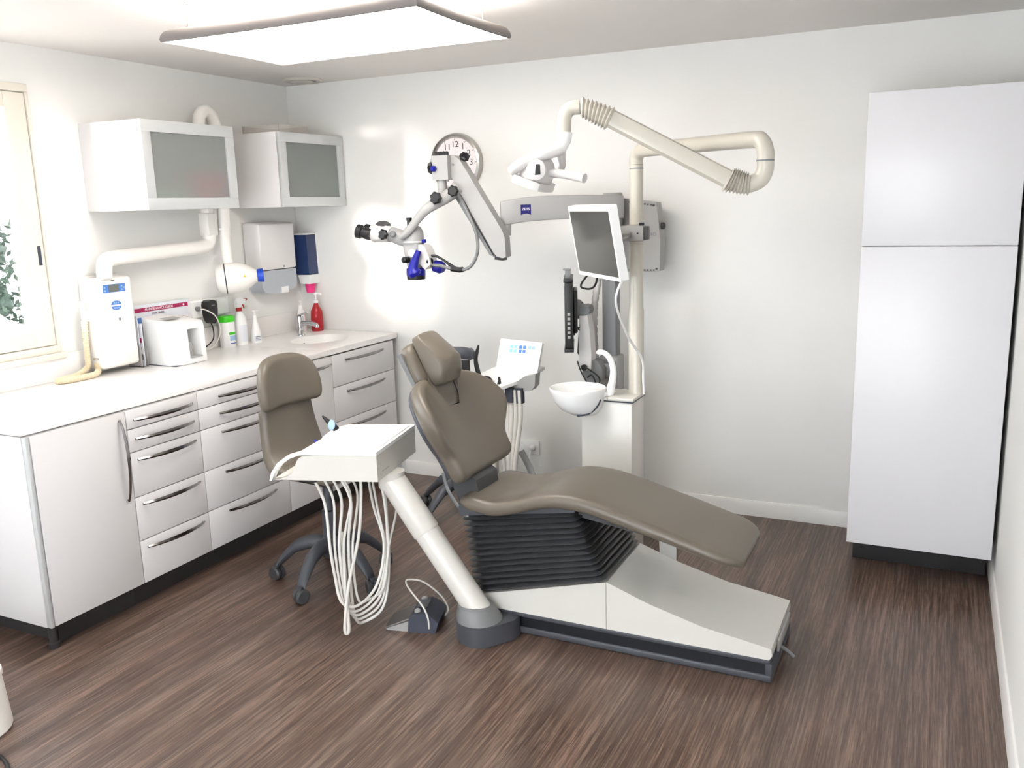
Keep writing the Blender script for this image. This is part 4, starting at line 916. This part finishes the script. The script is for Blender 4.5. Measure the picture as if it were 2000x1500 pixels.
# sprung arm, hexagonal-ish section
side = AD.cross(V(0, 0, 1)).normalized(); upv = side.cross(AD)
sec = [(.0, .036), (.020, .030), (.026, 0), (.024, -.022), (.012, -.032), (-.012, -.032), (-.024, -.022), (-.026, 0), (-.020, .030)]
obj('spring_arm', B().rings([[p + side * a + upv * c for a, c in sec] for p in (Aa, Ab)]), 'ivory', OL, 30)
def bellow(p0, d0, p1, d1, r0, r1, n, name):
    p0, p1, d0, d1 = V(*p0), V(*p1), V(*d0), V(*d1); rs = []
    L = (p1 - p0).length
    for k in range(2 * n + 1):
        t = k / (2 * n); c = p0.lerp(p1, t) ; d = d0.lerp(d1, t).normalized(); r = (r0 + (r1 - r0) * t) * (1.1 if k % 2 else .84)
        u = V(0, 0, 1).cross(d).normalized(); v = d.cross(u)
        rs.append([c + u * r * math.cos(2 * PI * i / 20) + v * r * math.sin(2 * PI * i / 20) for i in range(20)])
    obj(name, B().rings(rs), 'ivory', OL, 25)
bellow(E1 + da * .055 + V(0, 0, 1.749), da, Aa + AD * .025, AD, .038, .047, 8, 'rear_bellows')
bellow(Ab - AD * .02, AD, E2 + da * -.005 + V(0, 0, 2.052), (da.x, da.y, .05), .042, .036, 8, 'front_bellows')
obj('front_elbow', B().tube([tuple(E2 + V(0, 0, 2.052)), tuple(E2 + da * .035 + V(0, 0, 2.048)), tuple(E2 + da * .058 + V(0, 0, 2.020)), tuple(E2 + da * .062 + V(0, 0, 1.96))], .027, 20, 7), 'ivory', OL)
ht = E2 + da * .062
obj('head_socket', B().rings([[tuple(ht + V(dx, 0, z) + V(r * math.cos(2 * PI * i / 20), r * math.sin(2 * PI * i / 20), 0)) for i in range(20)] for r, z, dx in ((.030, 1.962, 0), (.032, 1.958, 0), (.031, 1.925, -.005), (.022, 1.892, -.018), (.012, 1.885, -.02))]), 'white', OL)
# lamp head: yoke + domed body + reflector rim
hcn = V(-1.440, 3.20, 1.800)
hn = V(-.36, 0, -.93).normalized(); hside = V(0, 1, 0); hu = V(-.93, 0, .36).normalized()
hfr = lambda u, v, w: tuple(hcn + hu * u + hside * v + hn * w)
rs = []
for w_, k in ((.018, .55), (.012, .92), (0, 1.0), (-.025, .97), (-.05, .84), (-.07, .62), (-.083, .36), (-.088, .1)):
    rs.append([hfr(.062 * k * math.cos(2 * PI * i / 26) - .2 * max(0, -w_), .080 * k * math.sin(2 * PI * i / 26), w_) for i in range(26)])
obj('lamp_body', B().rings(rs), 'lampwhite', OL, 60)
o = [(-.058, -.075), (.045, -.088), (.066, -.05), (.070, 0), (.066, .05), (.045, .088), (-.058, .075)]
obj('reflector_rim', B().prism(spl2(o, 3), .006, .036, hfr, .008, 3), 'lampwhite', OL)
obj('front_lens', B().lathe([(.036, 0), (.036, .006), (.028, .016), (.012, .02)], 24, mframe(hfr(.025, 0, .035), hside, hu)), 'lightgrey', OL)
obj('yoke', B().tube([tuple(ht + V(-.012, 0, 1.902)), (-1.375, 3.175, 1.888), (-1.432, 3.145, 1.868), (-1.482, 3.130, 1.842), (-1.510, 3.130, 1.822)], [.024, .024, .021, .022, .018], 16, 6, flat=1.2), 'lampwhite', OL)
obj('yoke', B().tube([tuple(ht + V(-.012, 0, 1.898)), (-1.345, 3.235, 1.872), (-1.352, 3.262, 1.845), (-1.375, 3.272, 1.812)], [.020, .016, .014, .013], 12, 6), 'lampwhite', OL)
obj('pivot_cap', B().lathe([(.040, 0), (.038, .010), (.022, .016)], 24, axm((-1.402, 3.128, 1.825), (.12, -1, 0))), 'lampwhite', OL)
obj('sensor_window', B().prism([(-.010, -.020), (.012, -.018), (.010, .020), (-.006, .020)], 0, .0025, lambda u, v, w: (-1.392 + u, 3.1125 - w, 1.826 + v)), 'black', OL)
obj('head_handle', B().tube([(-1.375, 3.19, 1.815), (-1.30, 3.165, 1.806), (-1.215, 3.145, 1.788)], [.017, .017, .018], 16, 3), 'lampwhite', OL)

# ================================================================== PATIENT MONITOR
PM = thing('patient_monitor', 'white framed flat monitor with dark screen clamped to the lamp pole', 'monitor', (-1.385, 3.68, 1.527))
mc = V(-1.388, 3.686, 1.527); ma, mtlt = -.842, -.17
MW = V(math.cos(ma), math.sin(ma), 0); MN0 = V(-math.sin(ma), math.cos(ma), 0); MU = (V(0, 0, 1) * math.cos(mtlt) + MN0 * math.sin(mtlt)).normalized(); MN = MU.cross(MW)
# MN points away from the viewer side; front = -MN if facing left
if MN.dot(V(1, 1, 0)) < 0: MN = -MN
mfr = lambda u, v, w: tuple(mc + MW * u + MU * v + MN * w)
obj('bezel', B().prism(rrect(-.25, .25, -.16, .16, .008), 0, .036, mfr, .004), 'white', PM)
obj('screen', B().prism(rrect(-.234, .234, -.142, .137, .002), -.0015, .002, mfr), 'screen', PM)
obj('rear_housing', B().prism(rrect(-.17, .17, -.11, .11, .02), .036, .06, mfr, .008), 'white', PM)
bk = V(*mfr(0, 0, .06)); pp = V(-1.275, 3.95, 1.556)
obj('bracket_arm', B().tube([tuple(bk), tuple(bk + MN * .05), tuple(pp - (pp - bk).normalized() * .045)], .016, 10, 1), 'steel', PM)
obj('pole_clamp', B().lathe([(.037, 1.52), (.043, 1.523), (.043, 1.592), (.037, 1.595)], 24, Matrix.Translation((-1.275, 3.95, 0)), False, False), 'lightgrey', PM)
obj('clamp_block', bx(-1.335, -1.222, 3.885, 3.925, 1.522, 1.590, .004), 'lightgrey', PM)
obj('clamp_arm', bx(-1.375, -1.335, 3.89, 3.92, 1.535, 1.580, .003), 'gasket', PM)
obj('clamp_cap', bx(-1.2215, -1.205, 3.885, 3.935, 1.526, 1.588, .005), 'darkgrey', PM)
obj('clamp_knob', B().lathe([(.012, 0), (.012, .012)], 12, axm((-1.235, 3.905, 1.591), (0, 0, 1))), 'black', PM)
obj('screw', B().lathe([(.004, 0), (.004, .002)], 10, axm((-1.248, 3.885, 1.556), (0, -1, 0))), 'black', PM)
T = thing('monitor_cable', 'white cable running from the monitor down along the lamp pole', 'cable', (-1.24, 3.85, .81))
obj('lead', B().tube([mfr(.20, -.16, .025), (-1.24, 3.56, 1.28), (-1.245, 3.72, 1.12), (-1.225, 3.88, .98), (-1.228, 3.91, .88), (-1.225, 3.915, .806)], .0055, 8, 7), 'white', T)
T = thing('black_cable', 'short black cable loop hanging below the white framed monitor', 'cable', (-1.45, 3.8, 1.3))
obj('lead', B().tube([mfr(-.12, -.11, .05), (-1.515, 3.86, 1.325), (-1.50, 3.90, 1.30), (-1.475, 3.93, 1.31), (-1.465, 3.95, 1.36), (-1.46, 3.96, 1.45)], .005, 8, 6), 'black', T)

# ================================================================== MICROSCOPE
MS = thing('microscope', 'grey and blue dental operating microscope on a long jointed arm and grey column', 'microscope', (-1.56, 4.42, 0))
obj('column', bx(-1.595, -1.52, 4.36, 4.44, .03, 1.60, .006), 'midgrey', MS)
obj('column_foot', bx(-1.61, -1.505, 4.345, 4.455, 0, .90, .01, 3), 'lightgrey', MS)
obj('column_head', B().lathe([(.05, 1.58), (.052, 1.60), (.052, 1.735), (.046, 1.745)], 24, Matrix.Translation((-1.555, 4.42, 0))), 'lightgrey', MS)
# control box at the back of the column
obj('control_box', B().prism([(-1.565, 1.722), (-1.338, 1.69), (-1.325, 1.60), (-1.315, 1.50), (-1.317, 1.345), (-1.323, 1.338), (-1.555, 1.335), (-1.565, 1.345)], 4.47, 4.56, fxz, .008, 3), 'lightgrey', MS)
obj('wall_bracket', bx(-1.52, -1.38, 4.56, YB - .001, 1.42, 1.62, .004), 'midgrey', MS)
for k in range(9):
    x = -1.483 + k * .0165
    obj('top_vent', bx(x, x + .007, 4.466, 4.4705, 1.700 - (x + 1.545) * .14, 1.708 - (x + 1.545) * .14), 'darkgrey', MS)
    obj('bottom_vent', bx(x, x + .007, 4.466, 4.4705, 1.341, 1.349), 'darkgrey', MS)
for x, z in ((-1.555, 1.705), (-1.351, 1.676), (-1.333, 1.352)): obj('box_screw', B().lathe([(.006, 0), (.006, .002)], 12, axm((x, 4.4695, z), (0, -1, 0))), 'darkgrey', MS)
obj('brake_knob', B().lathe([(.018, 0), (.018, .014), (.012, .02)], 16, axm((-1.3205, 4.51, 1.57), (1, 0, 0))), 'darkgrey', MS)
obj('box_slot', bx(-1.553, -1.52, 4.4665, 4.4705, 1.376, 1.386), 'black', MS)
text('EXTARO', .026, UPY((-1.385, 4.4695, 1.528)), 'midgrey', MS, 'box_lettering')
# arm 1: slightly arched beam from the column head to the left
Y1a, Y1b = 4.42, 4.10
rs = []
for i in range(17):
    t = i / 16; x = -1.50 - .545 * t; y = Y1a + (Y1b - Y1a) * t; zt = 1.722 + .018 * math.sin(PI * (.15 + .75 * t)) - .010 * max(0, t - .8) / .2; h = .118 + .006 * t
    hw = .036; z0 = zt - h
    d = V(-.545, Y1b - Y1a, 0).normalized(); s = V(-d.y, d.x, 0)
    k = .75 if i in (0, 16) else 1
    rs.append([V(x, y, (zt + z0) / 2) + s * a + V(0, 0, c) for a, c in rrect(-hw * k, hw * k, -h / 2 * (1 - .1 * (1 - k)), h / 2 * (1 - .1 * (1 - k)), .010, 2)])
obj('main_beam', B().rings(rs), 'lightgrey', MS, 40)
d = V(-.545, Y1b - Y1a, 0).normalized(); s = V(d.y, -d.x, 0)
if s.y > 0: s = -s
lp = V(-1.50 - .545 * .80, Y1a + (Y1b - Y1a) * .80, 1.672) + s * .0365
lm = mframe(lp, -d, (0, 0, 1))
lg = [(-.026, -.026)] + [(-.026 + .052 * i / 8, -.026 + .007 * math.sin(PI * i / 8)) for i in range(1, 8)] + [(.026, -.026), (.026, .026), (-.026, .026)]
obj('logo_plate', B().prism(lg, 0, .0012, lambda u, v, w: tuple(lm @ V(u, v, w))), mat('deep_navy_logo', (14, 12, 96), .35), MS)
text('ZEISS', .0175, lm @ Matrix.Translation((0, .003, .0018)), 'whiteink', MS, 'logo_text')
# vertical swivel at the end of beam 1 and spring arm 2
obj('beam_swivel', B().lathe([(.024, 1.545), (.026, 1.60)], 20, Matrix.Translation((-2.015, 4.10, 0))), 'lightgrey', MS)
A2 = lambda u, v, w: (u, 4.02 + w, v)
arm = [(-2.292, 1.915), (-2.285, 1.94), (-2.266, 1.953), (-2.24, 1.948), (-2.21, 1.925), (-1.985, 1.575), (-1.972, 1.54), (-1.968, 1.445), (-1.985, 1.437), (-2.02, 1.445), (-2.04, 1.47), (-2.262, 1.842), (-2.285, 1.87)]
obj('spring_arm', B().prism(arm, -.03, .03, A2, .008, 3), 'lightgrey', MS)
obj('spring_arm_lower', B().prism([(-2.268, 1.80), (-2.225, 1.80), (-2.02, 1.455), (-2.035, 1.438), (-2.068, 1.455), (-2.262, 1.755)], -.016, .024, A2, .004), 'midgrey', MS)
obj('arm_gap', B().tube([(-2.252, 4.0, 1.815), (-2.145, 4.0, 1.632), (-2.036, 4.0, 1.452)], .008, 8, 1), 'black', MS)
obj('arm_end_cap', B().prism([(-2.03, 1.452), (-1.99, 1.436), (-1.99, 1.425), (-2.035, 1.43)], -.026, .026, A2, .003), 'black', MS)
obj('arm_screw', B().lathe([(.006, 0), (.006, .003)], 10, axm((-2.25, 3.99, 1.905), (0, -1, 0))), 'midgrey', MS)
# head block
obj('head_block', B().prism([(-2.355, 1.832), (-2.262, 1.832), (-2.262, 1.952), (-2.355, 1.952)], -.045, .03, lambda u, v, w: (u, 4.0 + w, v), .01, 3), 'lightgrey', MS)
b = B()
for k in range(5): b.lathe([(.010, 1.952), (.010, 1.968), (.006, 1.972)], 10, Matrix.Translation((-2.345 + k * .016, 3.985, 0)))
obj('cable_plugs', b, 'black', MS)
def knob(p, dr, r, name='adjustment_knob', m='black'):
    n = 28; rs = []
    for z, k in ((0, .8), (.004, 1), (.018, 1), (.024, .75)):
        rs.append([(r * k * (1 + .10 * math.cos(7 * 2 * PI * i / n)) * math.cos(2 * PI * i / n), r * k * (1 + .10 * math.cos(7 * 2 * PI * i / n)) * math.sin(2 * PI * i / n), z) for i in range(n)])
    return obj(name, B().rings(rs, mx=axm(p, dr)), m, MS)
knob((-2.355, 3.97, 1.893), (-1, -.2, 0), .028); knob((-2.335, 3.955, 1.888), (-.3, -1, 0), .014, 'lock_knob', 'blue')
knob((-2.196, 4.01, 1.935), (.5, -.5, .5), .024); knob((-2.215, 3.925, 1.772), (.25, -1, .1), .027); knob((-2.310, 3.918, 1.742), (0, -1, 0), .030)
obj('stem', B().tube([(-2.318, 3.99, 1.835), (-2.318, 3.99, 1.755)], .024, 18, 1), 'lightgrey', MS)
obj('curved_arm', B().tube([(-2.225, 3.99, 1.795), (-2.255, 3.975, 1.765), (-2.300, 3.95, 1.735), (-2.345, 3.92, 1.705), (-2.378, 3.90, 1.678), (-2.412, 3.883, 1.637), (-2.446, 3.868, 1.592), (-2.472, 3.862, 1.566), (-2.505, 3.862, 1.550)], [.034, .033, .032, .028, .025, .022, .020, .018, .014], 16, 6, flat=.7), 'lightgrey', MS)
# optics body
YM = 3.93
mfx = lambda u, v, w: (u, YM + w, v)
obj('top_dome', B().lathe([(.054, 1.518), (.056, 1.545), (.053, 1.575), (.040, 1.60), (.018, 1.612)], 26, Matrix.Translation((-2.468, YM, 0))), 'lightgrey', MS)
obj('dome_ring', B().lathe([(.0565, 1.522), (.0565, 1.53)], 26, Matrix.Translation((-2.468, YM, 0)), False, False), 'lampwhite', MS)
obj('optics_body', B().rings([[(-2.468 + dx + a, YM + c, z) for a, c in rrect(-w_, w_, -w_ * .85, w_ * .85, w_ * .5, 4)] for z, w_, dx in ((1.518, .050, 0), (1.49, .049, .0), (1.45, .047, .004), (1.41, .042, .006), (1.385, .036, .004))]), 'lightgrey', MS, 50)
obj('side_housing', B().prism([(-2.44, 1.508), (-2.405, 1.513), (-2.385, 1.50), (-2.362, 1.45), (-2.358, 1.41), (-2.39, 1.385), (-2.43, 1.42)], -.03, .045, mfx, .01, 3), 'lampwhite', MS)
obj('objective_ring', B().lathe([(.050, 1.352), (.050, 1.386), (.044, 1.392)], 26, Matrix.Translation((-2.462, YM, 0))), 'blue', MS)
obj('objective_lens', B().lathe([(.046, 1.332), (.048, 1.334), (.048, 1.352)], 26, Matrix.Translation((-2.462, YM, 0))), 'black', MS)
obj('grip', B().tube([(-2.405, YM - .055, 1.482), (-2.42, YM - .062, 1.445), (-2.435, YM - .066, 1.40), (-2.432, YM - .064, 1.372), (-2.428, YM - .06, 1.358)], [.015, .018, .026, .037, .030], 16, 5), 'blue', MS)
obj('grip', B().tube([(-2.37, YM + .03, 1.40), (-2.335, YM + .035, 1.392), (-2.315, YM + .035, 1.385)], [.03, .034, .022], 16, 4), 'blue', MS)
obj('side_cap', B().lathe([(.020, 0), (.020, .012), (.014, .016)], 18, axm((-2.375, YM - .01, 1.425), (1, -.5, 0))), 'black', MS)
obj('zoom_knob', B().lathe([(.016, 0), (.017, .03), (.013, .036)], 16, axm((-2.48, YM - .04, 1.435), (-.4, -1, 0))), 'black', MS)
obj('filter_wheel', B().lathe([(.022, 0), (.022, .010), (.016, .016)], 22, axm((-2.452, YM - .042, 1.468), (.2, -1, .1))), 'lampwhite', MS)
obj('top_handle', B().lathe([(.012, 0), (.012, .035), (.015, .036), (.015, .05)], 14, axm((-2.495, YM + .01, 1.598), (0, 0, 1))), 'black', MS)
obj('small_knob', B().lathe([(.010, 0), (.010, .02)], 12, axm((-2.415, YM, 1.527), (1, 0, .1))), 'blue', MS)
# binocular tube, running left
obj('binocular_neck', B().tube([(-2.475, YM, 1.535), (-2.53, YM - .01, 1.545), (-2.575, YM - .02, 1.562), (-2.62, YM - .03, 1.573)], [.046, .042, .040, .040], 16, 4), 'lightgrey', MS)
obj('binocular_body', B().tube([(-2.585, YM - .035, 1.563), (-2.63, YM - .04, 1.574), (-2.685, YM - .045, 1.570)], [.040, .048, .046], 16, 3), 'lampwhite', MS)
for dy in (-.075, -.005):
    e = obj('eyepiece', B().lathe([(.031, -.01), (.031, .022), (.027, .024), (.027, .038), (.036, .042), (.036, .066), (.030, .070), (.024, .06)], 22, axm((-2.69, YM + dy, 1.570), (-1, -.25, .28))), 'black', MS)
obj('adjust_dial', B().lathe([(.034, 0), (.038, .004), (.038, .016), (.030, .022)], 24, axm((-2.63, YM - .03, 1.605), (.25, -.25, 1))), 'darkgrey', MS)
knob((-2.598, YM - .07, 1.566), (-.1, -1, .1), .026); obj('joint_pin', B().lathe([(.016, 0), (.018, .012), (.012, .018)], 16, axm((-2.55, YM - .06, 1.568), (.2, -1, 0))), 'midgrey', MS)
# cable loop of the microscope
obj('light_cable', B().tube([(-2.372, YM - .0, 1.405), (-2.31, 3.93, 1.402), (-2.25, 3.94, 1.384), (-2.205, 3.95, 1.378), (-2.15, 3.96, 1.402), (-2.115, 3.965, 1.47), (-2.12, 3.97, 1.56), (-2.165, 3.975, 1.66), (-2.21, 3.98, 1.74), (-2.235, 3.985, 1.775)], .0085, 10, 7), 'midgrey', MS)
obj('data_cable', B().tube([(-2.385, YM, 1.452), (-2.34, 3.93, 1.452), (-2.30, 3.93, 1.435), (-2.26, 3.94, 1.405), (-2.225, 3.95, 1.385)], [.005, .007, .006, .009, .007], 8, 5), 'black', MS)
obj('cable_clip', B().tube([(-2.258, 3.94, 1.387), (-2.215, 3.95, 1.380), (-2.195, 3.952, 1.382)], .014, 10, 1), 'black', MS)

# ribbed cable duct along the column
b = B(); P = spl([V(-1.618, 4.40, 1.40), V(-1.625, 4.39, 1.30), V(-1.645, 4.385, 1.17), V(-1.65, 4.385, 1.02), V(-1.64, 4.385, .88), V(-1.625, 4.39, .76), V(-1.62, 4.40, .60)], 14)
rr = [.019 if i % 4 in (0, 1, 2) else .0155 for i in range(len(P))]
b.tube(P, rr, 12, 1)
tag(obj('cable_duct', b, 'lampwhite', None, 40), 'grey ribbed cable duct hanging beside the microscope column', 'cable duct')

# ================================================================== ASSISTANT MONITOR (edge on)
AM = thing('side_monitor', 'black flat monitor seen edge-on, held by a grey arm beside the column', 'monitor', (-1.70, 4.2, .97))
mr = Matrix.Translation((-1.705, 4.2, 0)) @ Matrix.Rotation(math.radians(21.5), 4, 'Z') @ Matrix.Translation((1.705, -4.2, 0))
obj('housing', B().box(-1.735, -1.695, 4.03, 4.37, .985, 1.315, .006, mx=mr).box(-1.695, -1.672, 4.10, 4.30, 1.05, 1.27, .008, mx=mr), 'black', AM)
obj('screen', B().box(-1.7365, -1.7348, 4.045, 4.355, 1.005, 1.295, mx=mr), 'screen', AM)
for z0, z1 in ((1.315, 1.330), (.965, .984)): obj('edge_cap', B().box(-1.740, -1.692, 4.025, 4.375, z0, z1, .003, mx=mr), 'black', AM)
obj('camera_bracket', B().box(-1.732, -1.704, 4.08, 4.12, 1.330, 1.372, .003, mx=mr).box(-1.742, -1.702, 4.078, 4.122, 1.372, 1.378, mx=mr), 'midgrey', AM)
for k in range(6): obj('button', B().box(-1.722, -1.708, 4.0285, 4.031, 1.035 + k * .023, 1.049 + k * .023, .001, mx=mr), 'lightgrey', AM)
obj('mount_plate', B().lathe([(.05, 0), (.05, .01), (.038, .026)], 20, axm((-1.672, 4.2, 1.165), (1, 0, 0))), 'midgrey', AM)
obj('mount_joint', B().prism([(-1.655, 1.135), (-1.62, 1.135), (-1.598, 1.145), (-1.59, 1.165), (-1.598, 1.185), (-1.62, 1.192), (-1.655, 1.188)], 4.17, 4.23, fxz, .006), 'midgrey', AM)
obj('lift_arm', B().prism([(-1.648, 1.14), (-1.605, 1.14), (-1.592, 1.05), (-1.585, .94), (-1.588, .86), (-1.62, .85), (-1.650, .88), (-1.655, .96), (-1.652, 1.06)], 4.17, 4.235, fxz, .010, 3), 'lampwhite', AM)
obj('lift_arm_pad', B().prism([(-1.657, 1.05), (-1.650, 1.05), (-1.653, .92), (-1.667, .94)], 4.18, 4.225, fxz, .002), 'black', AM)
obj('lower_link', B().prism([(-1.645, .855), (-1.60, .905), (-1.56, .90), (-1.535, .86), (-1.535, .80), (-1.60, .775), (-1.635, .80)], 4.19, 4.26, fxz, .012, 3), 'midgrey', AM)
obj('link_knob', B().lathe([(.016, 0), (.017, .012), (.012, .016)], 16, axm((-1.622, 4.17, .868), (0, -1, 0))), 'black', AM)
obj('clamp', bx(-1.60, -1.515, 4.25, 4.362, .80, .88, .006), 'midgrey', AM)
for pts in ([(-1.69, 4.2, 1.06), (-1.665, 4.18, 1.075), (-1.648, 4.165, 1.06)], [(-1.69, 4.2, 1.03), (-1.67, 4.16, 1.065), (-1.645, 4.165, 1.075)], [(-1.70, 4.18, 1.04), (-1.697, 4.15, 1.0), (-1.687, 4.15, .985), (-1.678, 4.16, 1.01)], [(-1.66, 4.165, .90), (-1.64, 4.16, .85), (-1.60, 4.15, .79), (-1.575, 4.15, .765), (-1.545, 4.15, .78), (-1.54, 4.16, .82), (-1.60, 4.155, .865), (-1.64, 4.16, .875)], [(-1.60, 4.15, .82), (-1.575, 4.145, .835), (-1.555, 4.14, .80), (-1.575, 4.14, .77)]):
    obj('lead', B().tube(pts, .004, 8, 6), 'black', AM)
obj('connector', bx(-1.695, -1.677, 4.14, 4.16, .955, .99, .003), 'black', AM)

# ================================================================== NEAR LEFT CORNER
T = thing('waste_bin', 'cream plastic waste bin cut off by the left edge near the floor', 'bin', (-2.85, 1.60, 0))
mt = Matrix.Translation((-2.86, 1.60, 0))
obj('bin_body', B().lathe([(.124, 0), (.128, .006), (.116, .165), (.112, .185)], 28, mt), 'xray', T)
obj('bin_lid', B().lathe([(.117, .187), (.119, .192), (.117, .208), (.09, .222), (.02, .228)], 28, mt), 'xray', T)
b = B(); b.tube([(-2.72, 1.51, .007), (-2.68, 1.545, .007), (-2.627, 1.546, .007), (-2.541, 1.515, .007), (-2.48, 1.44, .007), (-2.46, 1.3, .007)], .0065, 8)
tag(obj('floor_cable', b, 'black'), 'thin dark cable on the floor at the near left corner', 'cable')

# ================================================================== OUTSIDE THE WINDOW
struct('ground', bx(-40, XL - 0.3, -25, 30, -1.2, -1.1), 'asphalt')
struct('parking_terrace', bx(-9.4, -6.7, 0, 5.7, -1.1, -.10), 'asphalt')
T = thing('hedge', 'dark green clipped shrub seen through the window on the left', 'shrub', (-9.0, 6.0, -1.1))
b = B()
for k in range(26):
    c = V(-9.0 + random.uniform(-.15, .15), 5.93 + random.uniform(-.15, .10), random.uniform(-.7, 1.55)); r = random.uniform(.10, .16)
    t = bmesh.new(); bmesh.ops.create_icosphere(t, subdivisions=2, radius=r)
    for v in t.verts: v.co = v.co * random.uniform(.7, 1.25) + c
    b._add(t)
for k in range(1500):
    c = V(-9.0 + random.uniform(-.3, .3), 5.93 + random.gauss(0, .13), random.uniform(-.8, 1.7)); u = V(random.gauss(0, 1), random.gauss(0, 1), random.gauss(0, 1)).normalized(); v = u.orthogonal().normalized(); u *= .05; v *= .022
    b.bm.faces.new([b.bm.verts.new(p) for p in (c - u, c - v, c + u, c + v)])
obj('foliage', b, 'leaf', T, 60)
obj('trunk', B().tube([(-9, 6.0, -1.1), (-9, 6.0, 0.2)], .06, 10, 1), 'plinth', T)
T = thing('parked_car', 'white car parked outside, seen low through the window', 'car', (-8.1, 3.5, -.10))
cf = lambda u, v, w: (-8.1 + w, 3.5 + u, -.10 + v)
obj('car_body', B().prism([(-2.1, .3), (2.1, .3), (2.15, .75), (1.5, .9), (.9, 1.4), (-.7, 1.42), (-1.5, .95), (-2.15, .8)], -.8, .8, cf, .06, 3), 'car', T)
obj('car_window', B().prism([(.85, 1.32), (1.3, .95), (-1.3, .97), (-.7, 1.34)], .805, .815, cf), 'glassdark', T)
for u in (-1.3, 1.3): obj('wheel', B().lathe([(.2, 0), (.3, 0), (.32, .05), (.32, .17), (.3, .2)], 22, axm(cf(u, .32, .62), (1, 0, 0))), 'black', T)
